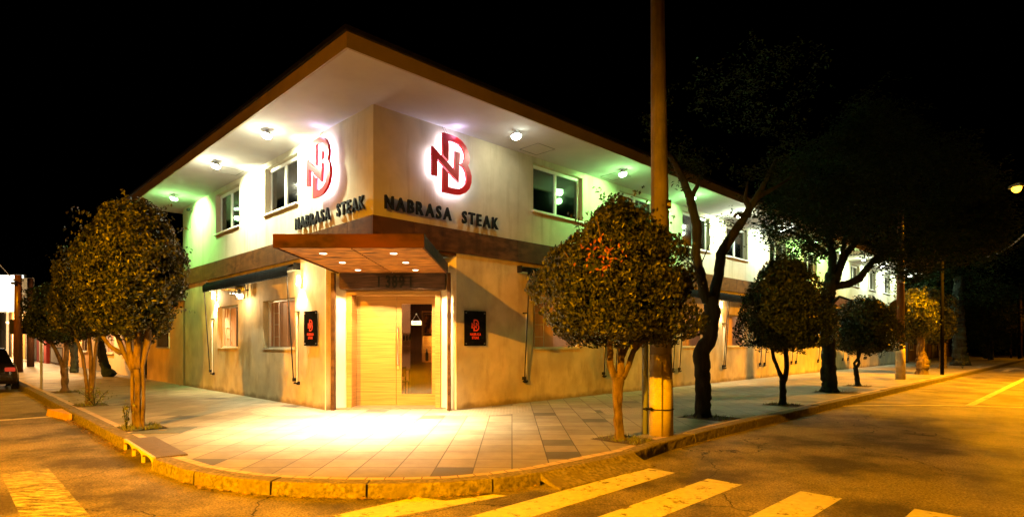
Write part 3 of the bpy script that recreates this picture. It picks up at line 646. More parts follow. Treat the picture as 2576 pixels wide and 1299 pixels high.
# ------------------------------------------------------------------ soffit floodlights
def flood(side, x, out, power, color, label, green=False, tilt=-14, down=.34):
    th_ = thing('floodlight', label, 'floodlight', W(side, x, -out, Z_SOF), rot(side), 'floodlights under the roof')
    MB().box(-.02, .02, -.02, .02, -.07, 0).build('bracket', 'flood_body', th_)
    h = bpy.data.objects.new('head', None)
    Rm = Matrix.Translation((0, 0, -.095)) @ Matrix.Rotation(rad(tilt), 4, 'X')
    mb = MB(); mb.add([Rm @ Vector(v) for v in ((-.12, -.09, -.03), (.12, -.09, -.03), (.12, .09, -.03), (-.12, .09, -.03), (-.08, -.05, .03), (.08, -.05, .03), (.08, .05, .03), (-.08, .05, .03))],
           [(0, 1, 2, 3), (4, 5, 6, 7), (0, 1, 5, 4), (1, 2, 6, 5), (2, 3, 7, 6), (3, 0, 4, 7)]); mb.build('housing', 'flood_body', th_)
    mb = MB(); mb.tube([(*(Rm @ Vector((0, 0, q_))), r_) for q_, r_ in ((-.031, .11), (-.06, .105), (-.085, .075), (-.095, .03))], 16); mb.build('lens', 'lensg' if green else 'lens', th_)
    lamp('POINT', 'flood_glow', (0, -.02, -.13-down), power*(.24 if side == 'L' else .34), color, th_, .07)
    lamp('SPOT', 'flood_lamp', (0, .0, -.13-.09), power*(4.2 if side == 'L' else 2.4), color, th_, .06, 128, .45, (0, .80, -.62))
    return th_
YW = (1, .97, .66); GW = (.80, 1, .58)
flood('L', -2.9, .95, 200, (.97, 1, .68), 'floodlight left of the corner beside the left-hand monogram')
flood('L', -6.1, 1.0, 260, YW, 'middle floodlight of the left-hand roof overhang')
flood('L', -10.7, .8, 210, GREEN, 'green glowing floodlight at the far left end of the roof overhang', True)
flr = [(3.05, 16, (1, .92, .7), 'glaring floodlight between the right-hand monogram and the first upper window', 0), (7.2, 130, GREEN, 'floodlight left of the utility pole', 1), (11.1, 170, (.34, 1, .28), 'green floodlight just right of the utility pole', 1),
       (14.6, 260, MERC, 'floodlight behind the right limb of the forked tree', 0), (18.6, 260, (.8, 1, .8), 'floodlight behind the left edge of the big tree foliage', 0), (22.6, 200, GREEN, 'floodlight hidden in the big tree foliage', 1),
       (26.6, 180, (.4, 1, .3), 'floodlight above the thick leaning trunk', 1), (30.6, 200, GW, 'floodlight over the far upper windows', 0), (34.6, 260, MERC, 'floodlight over the second last upper window', 0), (38.6, 300, MERC, 'farthest lit floodlight near the end of the facade', 0), (41.8, 200, MERC, 'last floodlight at the far end of the roof', 0)]
for x, p, c, lb, g_ in flr: flood('R', x, .98, p, c, lb, bool(g_))

# ------------------------------------------------------------------ interior lamps and furniture seen through the glass
for side, x, p in (('L', -4.6, 55), ('L', -8.3, 50), ('R', 5.7, 60), ('R', 9.5, 30), ('R', 13.2, 40), ('R', 16.7, 60), ('R', 25, 60), ('R', 32.6, 50)):
    lb = 'warm ceiling lamp inside, behind the '+{-4.6: 'left facade window nearest the entrance', -8.3: 'far left ground floor window', 5.7: 'window next to the right plaque', 9.5: 'concrete utility pole', 13.2: 'forked tree trunk', 16.7: 'window right of the forked tree', 25: 'window by the thick leaning trunk', 32.6: 'farthest ground floor window'}[x]
    th_ = thing('ceiling_lamp', lb, 'ceiling lamp', W(side, x, 1.6, 3.29), 0, 'dining room ceiling lamps')
    MB().cyl((0, 0, -.03), (0, 0, 0), .09, 16).build('disc', 'lensw', th_); lamp('POINT', 'bulb', (0, 0, -.15), p, (1, .66, .40), th_, .08)
th_ = thing('ceiling_lamp', 'warm ceiling lamp just inside the entrance door', 'ceiling lamp', (-3.2, 15.6, 3.29)); MB().cyl((0, 0, -.03), (0, 0, 0), .09, 16).build('disc', 'lensw', th_); lamp('POINT', 'bulb', (0, 0, -.15), 45, (1, .66, .38), th_, .08)
for side, x in (('L', -8.3), ('L', -4.4), ('R', 5.7), ('R', 9.5), ('R', 13.3), ('R', 16.7)):  # unseen lamps added upstairs to brighten the upper panes
    th_ = thing('added_room_lamp', 'added unseen cool lamp in the upper room behind the '+{-8.3: 'far left upper window', -4.4: 'upper window left of the monogram', 5.7: 'first upper window right of the monogram', 9.5: 'upper window behind the dome tree top', 13.3: 'upper window right of the utility pole', 16.7: 'upper window right of the forked tree'}[x], 'ceiling lamp', W(side, x, 1.5, 6.19), 0)
    MB().cyl((0, 0, -.03), (0, 0, 0), .09, 16).build('disc', 'alu', th_); lamp('POINT', 'bulb', (0, 0, -.2), 170, (.70, 1, .92), th_, .08)
cb = thing('display_cabinet', 'dark wood partition with a yellow lit niche behind the glazed door', 'cabinet', (-2.66, 15.15, .02))
mb = MB(); mb.box(0, .30, 0, .3, 0, 2.9); mb.box(.30, .95, 0, .3, 0, .98); mb.box(.30, .95, 0, .3, 2.32, 2.9); mb.box(.30, .95, .26, .3, .98, 2.32); mb.box(.9, .95, 0, .26, .98, 2.32); mb.build('carcass', 'dark_wood', cb)
mb = MB(); mb.box(.30, .325, -.01, .26, .98, 2.32); mb.box(.325, .9, -.01, .26, .98, 1.01); mb.box(.325, .9, -.01, .26, 2.29, 2.32); mb.box(.325, .9, -.01, .26, 1.66, 1.68); mb.box(.325, .9, .245, .255, 1.01, 1.66); mb.build('niche', 'bamboo', cb)
lamp('POINT', 'niche_lamp', (.6, .1, 1.58), 9, (1, .68, .2), cb, .03)
fire = mat('flame_print', (.02, .008, .005), (.9, .35, .06), 3, .5, stretch=(3, 1, 1), ramp=(.5, .72))
pc = thing('framed_picture', 'framed picture of flames above the lit niche', 'picture', (-2.31, 15.13, 1.74)); MB().box(0, .45, 0, .02, 0, .52).build('frame', 'bamboo', pc); MB().box(.02, .43, -.004, -.001, .02, .50).build('print', fire, pc)
M['bottle'] = mat('bottle_glass', (.01, .015, .008), None, rough=.15)
def bottle(loc, label, h=.3, grp=None):
    k = h/.3; mb = MB(); mb.tube([(0, 0, 0, .036*k), (0, 0, .18*k, .037*k), (0, 0, .21*k, .03*k), (0, 0, .235*k, .013*k), (0, 0, .3*k, .013*k)], 12)
    return tag(mb.build('bottle', 'bottle', smooth=True), label, 'bottle', grp)
o = bottle(None, 'dark bottle standing in the yellow lit niche', .32); o.location = (-2.24, 15.24, 1.03)
bx_ = thing('gift_box', 'narrow dark box beside the bottle in the lit niche', 'box', (-2.02, 15.22, 1.03)); MB().box(-.06, .06, -.05, .05, 0, .30).build('carton', 'dark_wood', bx_, bevel=.003); MB().box(-.035, .035, -.053, -.051, .1, .25).build('paper_label', 'beige_in', bx_)
sg = thing('door_sign', 'small white sign reading ABERTO hung behind the door glass', 'sign', (-2.40, 13.80, 1.93)); MB().box(0, .24, -.008, 0, 0, .10).build('plate', 'alu', sg)
write('ABERTO', .04, .20, .03, .04, -.008, .002, 'letter', sg, bold=.01, joined=True, part='lettering'); mb = MB(); mb.cyl((.02, 0, .10), (.12, 0, .26), .003, 5); mb.cyl((.22, 0, .10), (.12, 0, .26), .003, 5); mb.cyl((.12, -.004, .26), (.12, .004, .26), .018, 12); mb.build('string', 'steel', sg)
sh = thing('wall_shelf', 'small wooden wall shelf holding bottles inside the entrance', 'shelf', (-3.35, 16.92, 1.36)); mb = MB()
mb.box(0, .45, 0, .13, 0, .02); mb.box(0, .45, 0, .13, .2, .22); mb.box(0, .45, 0, .13, .42, .44); mb.box(0, .02, 0, .13, .02, .42); mb.box(.43, .45, 0, .13, .02, .42); mb.build('carcass', 'bamboo', sh)
for i in range(4): o = bottle(None, ('leftmost', 'second from left', 'third from left', 'rightmost')[i]+' dark bottle on the wall shelf inside the entrance', .19, 'bottles on the wall shelf'); o.location = (-3.26+.09*i, 16.98, 1.58)
tb = thing('dining_table', 'dark dining table inside the entrance under the wall shelf', 'table', (-3.3, 16.3, .02)); MB().box(-.4, .4, -.35, .35, .72, .75).build('tabletop', 'dark_wood', tb)
for x in (-.36, .36):
    for y in (-.31, .31): MB().box(x-.02, x+.02, y-.02, y+.02, 0, .72).build('leg', 'dark_wood', tb)
ch = thing('dining_chair', 'dark dining chair in front of the table inside the entrance', 'chair', (-3.0, 15.55, .02)); MB().box(-.2, .2, -.2, .2, .44, .47).build('seat', 'dark_wood', ch); MB().box(-.2, .2, -.22, -.2, .6, .85).build('backrest', 'dark_wood', ch)
for x in (-.18, .18):
    for y in (-.19, .19): MB().box(x-.015, x+.015, y-.015, y+.015, 0, .44 if y > 0 else .85).build('leg', 'black_metal', ch)

# ------------------------------------------------------------------ trees
def leaf_mesh(C_, N_, size, rs, droop=.5, w=.52):
    """C_ centres, N_ outward normals: folded four-point leaves"""
    n = len(C_); S = size*rs.uniform(.65, 1.25, (n, 1))
    D = rs.normal(size=(n, 3)); D[:, 2] -= droop*2; D -= N_*np.sum(D*N_, 1, keepdims=True)*.75; D /= np.linalg.norm(D, axis=1, keepdims=True)+1e-9
    B = np.cross(D, N_+rs.normal(size=(n, 3))*.65); B /= np.linalg.norm(B, axis=1, keepdims=True)+1e-9; Q = np.cross(B, D)
    a = C_-D*S*.5; b = C_+B*S*w*.5+Q*S*.10; c = C_+D*S*.5-Q*S*.10; d_ = C_-B*S*w*.5+Q*S*.10
    V = np.stack([a, b, c, d_], 1).reshape(-1, 3); k = np.arange(n)*4
    F = np.concatenate([np.stack([k, k+1, k+2], 1), np.stack([k, k+2, k+3], 1)])
    return V, F
def np_mesh(name, V, F, m, parent):
    me = bpy.data.meshes.new(name); me.vertices.add(len(V)); me.vertices.foreach_set('co', V.astype(np.float32).ravel())
    me.loops.add(F.size); me.loops.foreach_set('vertex_index', F.astype(np.int32).ravel()); me.polygons.add(len(F))
    me.polygons.foreach_set('loop_start', (np.arange(len(F))*F.shape[1]).astype(np.int32)); me.polygons.foreach_set('loop_total', np.full(len(F), F.shape[1], np.int32))
    me.update(calc_edges=True); me.materials.append(M[m]); o = bpy.data.objects.new(name, me); COL.objects.link(o); o.parent = parent; return o
def crown(prof, off, n, size, seed, parent, m='leaf', lump=.23, core=True, sprigs=6):
    rs = np.random.RandomState(seed); zs = np.array([p[0] for p in prof]); rr = np.array([p[1] for p in prof]); zb, zt = zs[0], zs[-1]; rm = rr.max()
    ph = rs.uniform(0, 6.28, 12); fr = rs.randint(2, 7, 12); fz = rs.uniform(1.5, 6, 12)
    pts = []; tot = 0
    while tot < n:
        k = n*3; th = rs.uniform(-math.pi, math.pi, k); rho = np.sqrt(rs.uniform(0, 1, k))*rm*1.25; z = rs.uniform(zb-.12, zt+.1, k)
        lum = sum(np.sin(fr[i]*th+ph[i]+fz[i]*z) for i in range(12))/12*lump*2.2
        fine = np.sin(th*13+z*17+ph[0])*np.sin(z*23+th*7)*.04
        R = np.interp(z, zs, rr)*(1+lum+fine); zbl = zb+.10*np.sin(th*5+ph[1])+.05*np.sin(th*11+rho*9)
        dep = np.minimum(np.minimum(R-rho, (z-zbl)), (zt-z)+.03)
        ok = (dep > 0) & (rs.uniform(0, 1, k) < np.where(dep < .16, 1, .22))
        # clumps with holes
        cl = np.sin(rho*np.cos(th)*9+ph[2])+np.sin(rho*np.sin(th)*9+ph[3])+np.sin(z*10+ph[4])
        ok &= (cl > -1.0) | (rs.uniform(0, 1, k) < .16)
        P = np.stack([rho*np.cos(th), rho*np.sin(th), z, dep], 1)[ok]; pts.append(P); tot += len(P)
    P = np.concatenate(pts)[:n]
    cen = np.array([0, 0, (zb+zt)/2]); N_ = (P[:, :3]-cen)/np.array([rm, rm, (zt-zb)/2]); N_ += rs.normal(size=N_.shape)*.35; N_ /= np.linalg.norm(N_, axis=1, keepdims=True)
    Cc = P[:, :3].copy()
    ex = []; en = []
    for i in range(sprigs*4):
        th = rs.uniform(0, 6.28); z0 = rs.uniform(zb+.12*(zt-zb), zt-.05); r0 = np.interp(z0, zs, rr)*.92; d_ = np.array([math.cos(th)*.6, math.sin(th)*.6, rs.uniform(-.1, 1)]); d_ /= np.linalg.norm(d_)
        for k in range(9):
            ex.append(np.array([r0*math.cos(th), r0*math.sin(th), z0])+d_*(.05+.035*k)*rs.uniform(.8, 1.1)+rs.normal(size=3)*.02); en.append(d_)
    if ex: Cc = np.concatenate([Cc, np.array(ex)]); N_ = np.concatenate([N_, np.array(en)])
    Cc[:, 0] += off[0]; Cc[:, 1] += off[1]
    V, F = leaf_mesh(Cc, N_, size, rs); np_mesh('crown', V, F, m, parent)
    if core:
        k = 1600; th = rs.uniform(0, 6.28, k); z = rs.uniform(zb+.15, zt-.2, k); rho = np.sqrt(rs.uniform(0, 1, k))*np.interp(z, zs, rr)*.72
        Q = np.stack([rho*np.cos(th)+off[0], rho*np.sin(th)+off[1], z], 1); V, F = leaf_mesh(Q, rs.normal(size=(k, 3)), .20, rs, 0, .8); np_mesh('inner_foliage', V, F, 'leaf_dim', parent)  # core leaves take the darkened colour for shade inside the crown
def knobbly(pts, seed, n=12, seg=.07):
    """tapered trunk polyline -> lumpy tube points"""
    r = random.Random(seed); out = []
    for a, b_ in zip(pts, pts[1:]):
        k = max(2, int((Vector(b_[:3])-Vector(a[:3])).length/seg))
        for i in range(k):
            t = i/k; p = [a[j]+(b_[j]-a[j])*t for j in range(4)]; w = a[3]*.10
            out.append((p[0]+r.uniform(-w, w), p[1]+r.uniform(-w, w), p[2], p[3]*r.uniform(.93, 1.08)))
    out.append(tuple(pts[-1])); return out
def trunk(limbs, parent, m, seed=0, n=12):
    mb = MB()
    for i, l_ in enumerate(limbs): mb.tube(knobbly(l_, seed+i), 20, ridge=.085)
    o = mb.build('trunk', m, parent, smooth=True); return o
def branches(parent, m, seed, top, R, zt, k=7, r0=.026):
    r = random.Random(seed); mb = MB()
    for i in range(k):
        a = 6.28*i/k+r.uniform(-.3, .3); q = r.uniform(.5, .8)*R; z1 = r.uniform(top[2]+.4, zt)
        mb.tube(knobbly([(*top, r0), (top[0]+q*.5*math.cos(a), top[1]+q*.5*math.sin(a), (top[2]+z1)/2+.1, r0*.7), (top[0]+q*math.cos(a), top[1]+q*math.sin(a), z1, r0*.3)], seed*9+i, seg=.2), 6)
    return mb.build('limb', m, parent, smooth=True)
def pit(p, w=.55, dx=0, dy=0, seed=0, n=140, ang=A):
    r = random.Random(seed); c, s = math.cos(-ang), math.sin(-ang)
    cs = [(-w, -w*.8), (w*1.05, -w*.75), (w, w*.8), (-w*.95, w*.85)]; pts = [(p[0]+dx+x*c-y*s, p[1]+dy+x*s+y*c) for x, y in cs]
    quad('tree_pit_soil', pts, 'soil', .006)
    V = []; F = []
    for i in range(n):
        x, y = r.uniform(-w*.9, w*.9), r.uniform(-w*.7, w*.7); x, y = p[0]+dx+x*c-y*s, p[1]+dy+x*s+y*c; h = r.uniform(.02, .09); a = r.uniform(0, 6.28); k = len(V)
        V += [(x-.008*math.cos(a), y-.008*math.sin(a), .004), (x+.008*math.cos(a), y+.008*math.sin(a), .004), (x+r.uniform(-.05, .05), y+r.uniform(-.05, .05), h)]; F.append((k, k+1, k+2))
    tag(raw('grass', V, F, 'grass'), 'low grass and weeds round the foot of a street tree', 'grass', kind='stuff')
def bush_tree(loc, label, prof, off, limbs, seed, n=9000, size=.075, m='leaf', bark='bark', top=None, **kw):
    t_ = thing('street_tree', label, 'tree', (loc[0], loc[1], 0), 0, 'clipped round street trees')
    trunk(limbs, t_, bark, seed); branches(t_, bark, seed, top or (off[0]*.6, off[1]*.6, prof[0][0]), max(p[1] for p in prof), prof[-1][0]-.5)
    crown(prof, off, n, size, seed, t_, m, **kw); return t_
# T1 foreground dome
t1 = bush_tree((1.67, 9.0), 'large clipped dome tree in front of the concrete utility pole', [(1.54, .85), (1.64, 1.10), (1.85, 1.17), (2.2, 1.13), (2.6, 1.04), (3.0, .88), (3.35, .58), (3.6, .33), (3.82, .12)], (-.02, .1),
    [[(0.02, 0, -.03, .10), (.0, 0, .06, .072), (-.02, 0, .4, .066), (-.03, 0, .72, .074), (-.02, 0, .98, .088)], [(-.05, 0, .9, .05), (-.14, .02, 1.15, .05), (-.15, 0, 1.35, .05), (-.14, .05, 1.75, .045)],
     [(0, 0, .95, .055), (.03, 0, 1.2, .05), (.03, .05, 1.45, .045), (.10, .1, 1.8, .04)], [(.05, 0, .95, .045), (.14, 0, 1.15, .04), (.23, .05, 1.38, .038), (.38, .1, 1.52, .035), (.6, .2, 1.62, .03)], [(.23, .05, 1.38, .03), (.3, .1, 1.7, .026)], [(.03, 0, 1.25, .035), (.15, .1, 1.45, .03), (.25, .2, 1.7, .03)]], 11, 27000, .074, sprigs=14)
rs = np.random.RandomState(4); k = 55; cc = np.stack([rs.normal(-.42, .16, k), rs.normal(-.98, .06, k), rs.normal(2.72, .14, k)], 1); V, F = leaf_mesh(cc, np.tile([[-.3, -1, .2]], (k, 1)), .065, rs); np_mesh('young_leaves', V, F, 'leaf_red', t1)
pit((1.67, 9.0), .42, .08, -.02, 1, 220)
# T2 tall dark forked tree
t2 = thing('forked_tree', 'tall dark forked tree right of the utility pole', 'tree', (3.85, 11.74, 0))
def q2(vx, vy, Y=11.74): return ((vx-1287)/1456*Y-3.85, Y-11.74, (862-vy)/1456*Y+1.5)
def lim(pts, Y0=11.74): return [(*q2(x, y, Y), r) for x, y, Y, r in pts]
trunk([lim([(1765, 1056, 11.74, .19), (1765, 1035, 11.74, .15), (1767, 960, 11.74, .14), (1763, 885, 11.74, .15), (1784, 850, 11.7, .14), (1790, 780, 11.7, .145), (1783, 742, 11.7, .15)]),
       lim([(1775, 760, 11.7, .10), (1762, 700, 11.6, .095), (1750, 640, 11.6, .08), (1752, 570, 11.5, .09), (1735, 500, 11.5, .075), (1712, 440, 11.5, .065), (1690, 400, 11.4, .05), (1665, 370, 11.0, .04), (1640, 345, 10.6, .03)]),
       lim([(1790, 760, 11.7, .11), (1806, 690, 11.8, .09), (1812, 640, 11.8, .10), (1842, 590, 11.9, .085), (1872, 545, 12, .085), (1895, 510, 12, .07), (1925, 455, 12.2, .045), (1950, 400, 12.4, .02)]),
       lim([(1735, 500, 11.5, .05), (1752, 470, 11.4, .04), (1760, 432, 11.3, .015)]), lim([(1712, 450, 11.5, .05), (1700, 410, 11.6, .02)]),
       lim([(1885, 530, 12, .06), (1872, 500, 11.9, .04), (1880, 455, 11.9, .015)]), lim([(1900, 500, 12, .05), (1960, 465, 12.3, .03), (1990, 445, 12.5, .015)])], t2, 'bark_dark', 21, 12)
mb = MB(); mb.tube(knobbly(lim([(1752, 560, 11.5, .05), (1742, 520, 11.5, .045), (1735, 505, 11.5, .03)]), 3), 8); mb.tube(knobbly(lim([(1752, 690, 11.6, .01), (1785, 610, 11.4, .012), (1780, 560, 11.4, .006)]), 5), 5)
mb.tube(knobbly(lim([(1885, 545, 12, .03), (1855, 538, 11.8, .035), (1845, 545, 11.8, .02)]), 5), 6); mb.build('limb', 'bark_dark', t2, smooth=True)
def sprays(cents, per, spread, size, seed, m, parent, name='crown', down=.4):
    rs = np.random.RandomState(seed); C_ = []; N_ = []
    for c in cents:
        for j in range(per):
            d_ = rs.normal(size=3); d_ /= np.linalg.norm(d_); d_[2] *= .45; L_ = spread*rs.uniform(.4, 1); a = np.array(c)+rs.normal(size=3)*spread*.35
            for k in range(7):
                p = a+d_*L_*(k/7)-np.array([0, 0, down*.25*(k/7)**2*L_]); C_.append(p+rs.normal(size=3)*size*.5); N_.append([rs.normal()*.4, rs.normal()*.4, 1])
    V, F = leaf_mesh(np.array(C_), np.array(N_)/1.0, size, rs, .1, .4); return np_mesh(name, V, F, m, parent)
cents = [q2(x, y, Y) for x, y, Y in ((1825, 560, 11.8), (1815, 590, 11.8), (1800, 555, 11.7), (1778, 560, 11.4), (1850, 575, 11.9), (1640, 300, 10.4), (1648, 340, 10.4), (1655, 250, 10.4), (1650, 375, 10.4), (1730, 640, 11.5), (1752, 420, 11.3), (1845, 545, 11.9), (1710, 390, 11.4))]
sprays(cents[:5]+cents[9:10], 7, .22, .055, 5, 'leaf_big', t2); sprays(cents[5:9]+cents[10:], 16, .30, .06, 6, 'leaf_big', t2, 'crown')
sprays([q2(x, y, Y) for x, y, Y in ((1762, 425, 11.3), (1698, 400, 11.6), (1950, 395, 12.4), (1882, 448, 11.9), (1992, 440, 12.5), (1930, 430, 12.2), (1960, 420, 12.3), (1740, 410, 11.3))], 26, .42, .08, 44, 'leaf_big', t2, 'tip_foliage')
rs = np.random.RandomState(8); cc = [q2(rs.uniform(1760, 2050), rs.uniform(120, 430), rs.uniform(11.2, 13.5)) for _ in range(90)]; cc = [c for c in cc if c[2] > 6.0][:26]; sprays(cc, 12, .5, .07, 9, 'leaf_big', t2, 'upper_crown')
pit((3.85, 11.74), .5, .1, -.1, 2, 160)
# T3
bush_tree((6.54, 14.0), 'second clipped round tree from the utility pole, with a slim forked trunk', [(1.35, .55), (1.45, .92), (1.8, 1.0), (2.3, 1.0), (2.8, .85), (3.2, .6), (3.5, .33), (3.68, .12)], (.05, .0),
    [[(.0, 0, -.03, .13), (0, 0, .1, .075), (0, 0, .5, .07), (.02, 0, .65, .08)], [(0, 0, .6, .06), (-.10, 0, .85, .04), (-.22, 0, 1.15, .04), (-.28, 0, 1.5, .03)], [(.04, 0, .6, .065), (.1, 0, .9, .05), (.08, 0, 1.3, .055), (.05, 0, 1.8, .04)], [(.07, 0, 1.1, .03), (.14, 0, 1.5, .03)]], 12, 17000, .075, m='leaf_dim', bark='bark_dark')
pit((6.54, 14.0), .4, 0, 0, 3, 160)
# T4 thick leaning trunk with a wide feathery crown
t4 = thing('large_tree', 'big spreading tree with thick leaning trunk and feathery crown before the facade', 'tree', (9.7, 17.75, 0))
def q4(vx, vy, Y): return ((vx-1287)/1456*Y-9.7, Y-17.75, (862-vy)/1456*Y+1.5)
def l4(p): return [(*q4(x, y, Y), r) for x, y, Y, r in p]
trunk([l4([(2083, 990, 17.75, .30), (2083, 972, 17.75, .22), (2080, 930, 17.75, .20), (2083, 870, 17.75, .19), (2072, 800, 17.75, .18), (2085, 730, 17.7, .19), (2095, 690, 17.7, .2)]), l4([(2090, 720, 17.7, .14), (2092, 640, 17.7, .11), (2080, 580, 17.8, .09), (2060, 500, 18, .05)]),
       l4([(2095, 710, 17.7, .14), (2110, 670, 17.7, .11), (2125, 640, 17.8, .1), (2160, 600, 18, .08), (2200, 540, 18.4, .05)]), l4([(2095, 720, 17.7, .12), (2130, 715, 17.7, .11), (2160, 700, 17.9, .11), (2175, 680, 18, .1), (2200, 650, 18.3, .08), (2260, 620, 19, .05)]),
       l4([(2080, 640, 17.7, .07), (2030, 600, 17.5, .06), (1980, 580, 17.2, .04)]), l4([(2110, 670, 17.7, .07), (2125, 600, 17.5, .06), (2140, 520, 17.5, .04)])], t4, 'bark_dark', 31, 12)
mb = MB(); mb.tube(knobbly(l4([(2085, 770, 17.7, .06), (2110, 745, 17.3, .04), (2140, 755, 17.0, .03), (2130, 790, 16.8, .015)]), 4), 6); mb.build('limb', 'bark_dark', t4, smooth=True)
rs = np.random.RandomState(14); cc = []
while len(cc) < 420:
    x = rs.uniform(1900, 2500); y = rs.uniform(180, 700); Y = rs.uniform(14.5, 21)
    low = np.interp(x, [1900, 1940, 2000, 2080, 2110, 2160, 2200, 2300, 2360, 2440, 2500], [565, 600, 640, 645, 600, 590, 660, 690, 655, 620, 590]); up = np.interp(x, [1900, 2000, 2200, 2440], [540, 380, 250, 400])
    if up < y < low: cc.append(q4(x, y, Y))
for _ in range(240): cc.append(q4(rs.uniform(2370, 2500), rs.uniform(500, 625), rs.uniform(16.5, 20)))  # crown thickened here so it shades the road from the far lamp
sprays(cc, 22, .62, .11, 15, 'leaf_big', t4)
sprays([q4(x, y, 16.6) for x, y in ((1925, 540), (1945, 560), (1960, 590), (1935, 575), (1975, 620), (2000, 640), (1920, 530), (2290, 660), (2310, 650), (2330, 640), (2340, 655), (2110, 790), (2130, 770))], 16, .35, .075, 16, 'leaf', t4, 'lit_foliage')  # lighter leaf colour stands in for light on these sprays
pit((9.7, 17.75), .6, .2, -.1, 4, 160)
# T5
bush_tree((12.05, 20.2), 'third clipped round tree from the utility pole, with a twisted slim trunk', [(1.15, .5), (1.3, .95), (1.7, 1.05), (2.2, 1.05), (2.6, .9), (2.95, .55), (3.15, .2)], (.25, .0),
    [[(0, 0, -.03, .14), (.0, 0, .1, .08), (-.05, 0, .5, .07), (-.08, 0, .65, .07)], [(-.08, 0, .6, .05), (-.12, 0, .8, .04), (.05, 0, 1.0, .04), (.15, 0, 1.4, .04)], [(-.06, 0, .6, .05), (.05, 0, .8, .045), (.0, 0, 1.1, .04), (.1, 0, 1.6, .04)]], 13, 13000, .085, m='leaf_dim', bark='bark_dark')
pit((12.05, 20.2), .4, 0, 0, 5, 80)
# T6, T7 and the thick trunk beyond
bush_tree((19.8, 28.0), 'short clipped tree with a stout bare trunk just right of the striped pole', [(1.7, .5), (1.9, .95), (2.6, 1.1), (3.4, 1.0), (3.9, .5), (4.1, .2)], (-.2, .3), [[(0, 0, -.03, .28), (0, 0, .15, .24), (.03, 0, .6, .24), (-.05, 0, 1.1, .17), (-.02, 0, 1.9, .14)]], 17, 7000, .12)
bush_tree((25.8, 34.7), 'broad clipped tree lit orange beyond the striped pole', [(1.5, .8), (1.75, 1.35), (2.6, 1.55), (3.5, 1.5), (4.2, 1.15), (4.7, .6), (4.95, .2)], (-.9, .2), [[(0, 0, -.03, .25), (0, 0, .2, .17), (0, 0, 1.2, .16), (-.05, 0, 1.45, .2)], [(0, 0, 1.3, .12), (-.6, 0, 1.9, .08)], [(0, 0, 1.3, .12), (.4, 0, 1.9, .08)]], 18, 12000, .13)
t8 = thing('broad_trunk_tree', 'thick pale trunk of a tall tree at the far end of the right pavement', 'tree', (Rp(42.8, 3.6).x, Rp(42.8, 3.6).y, 0)); trunk([[(0, 0, -.05, .6), (0, 0, .3, .42), (0, 0, 2.0, .36), (-.1, 0, 3.4, .38), (0, 0, 6, .25)]], t8, 'bark_dark', 41)
rs = np.random.RandomState(3); sprays([(rs.normal(0, 2.2), rs.normal(0, 2), rs.uniform(4.2, 8.5)) for _ in range(120)], 14, .9, .16, 12, 'leaf_big', t8)
bush_tree((Rp(71, 4).x, Rp(71, 4).y), 'small distant tree lit orange beside the thin far pole', [(2.6, .5), (3.0, 1.2), (4.2, 1.5), (5.0, 1.0), (5.4, .3)], (.2, 0), [[(0, 0, -.02, .09), (0, 0, 2.8, .07)]], 19, 3500, .2, core=False)
for i, (s, o_) in enumerate(((60, 3.5), (66, 2.5), (74, 2.0), (84, 3.5))):
    p = Rp(s, o_); t_ = thing('dark_tree', 'dark tree in the gloom far along the right pavement, %s' % ('nearest the thick pale trunk', 'second beyond the thick trunk', 'beside the far thin pole', 'farthest of all')[i], 'tree', p, 0, 'dark trees far down the right pavement')
    trunk([[(0, 0, 0, .2), (0, 0, 3, .15)]], t_, 'bark_dark', 50+i); rs = np.random.RandomState(60+i); sprays([(rs.normal(0, 1.3), rs.normal(0, 1.3), rs.uniform(1.2, 6)) for _ in range(60)], 12, .9, .2, 70+i, 'leaf_big', t_)
# left side trees
bush_tree((-6.62, 10.25), 'tall clipped tree with several twisted stems on the left corner pavement', [(1.60, .40), (1.75, .58), (2.1, .68), (2.6, .74), (3.1, .78), (3.5, .72), (3.85, .52), (4.05, .25)], (-.16, .1),
    [[(.0, 0, -.03, .09), (.0, 0, .12, .052), (.0, 0, .5, .046), (.0, 0, .9, .054), (-.03, 0, 1.1, .05)], [(-.05, -.02, .0, .035), (-.085, -.02, .5, .028), (-.10, 0, 1.0, .028), (-.26, 0, 1.35, .04), (-.35, 0, 1.6, .035), (-.6, .1, 1.9, .04)], [(.07, .02, .0, .035), (.09, .02, .6, .028), (.085, 0, 1.1, .03), (.16, .02, 1.5, .055), (.2, 0, 1.9, .05)],
     [(-.02, 0, 1.05, .075), (.0, 0, 1.4, .06), (.02, 0, 1.8, .055)], [(-.06, 0, 1.0, .055), (-.15, 0, 1.35, .05), (-.22, 0, 1.8, .045)], [(-.3, 0, 1.32, .04), (-.5, 0, 1.45, .035), (-.62, 0, 1.62, .03)]], 14, 19000, .074, sprigs=16)
pit((-6.62, 10.25), .42, .05, 0, 6, 420)
bush_tree((-10.2, 14.0), 'slim multi-stemmed clipped tree, second from the corner on the left pavement', [(1.65, .4), (1.9, .68), (2.5, .80), (3.1, .80), (3.6, .55), (3.85, .2)], (-.02, 0), [[(.04, 0, -.02, .07), (.03, 0, .4, .045), (.02, 0, 1.2, .04), (-.06, 0, 2.0, .035)], [(-.05, 0, -.02, .05), (-.08, 0, .5, .04), (-.18, 0, 1.2, .035), (-.33, 0, 1.6, .03), (-.5, 0, 2.0, .02)], [(0, 0, .1, .04), (.09, 0, .6, .035), (.12, 0, 1.2, .035), (.22, 0, 2.0, .03)]], 15, 11000, .08)
pit((-10.2, 14.0), .4, 0, 0, 7, 200)
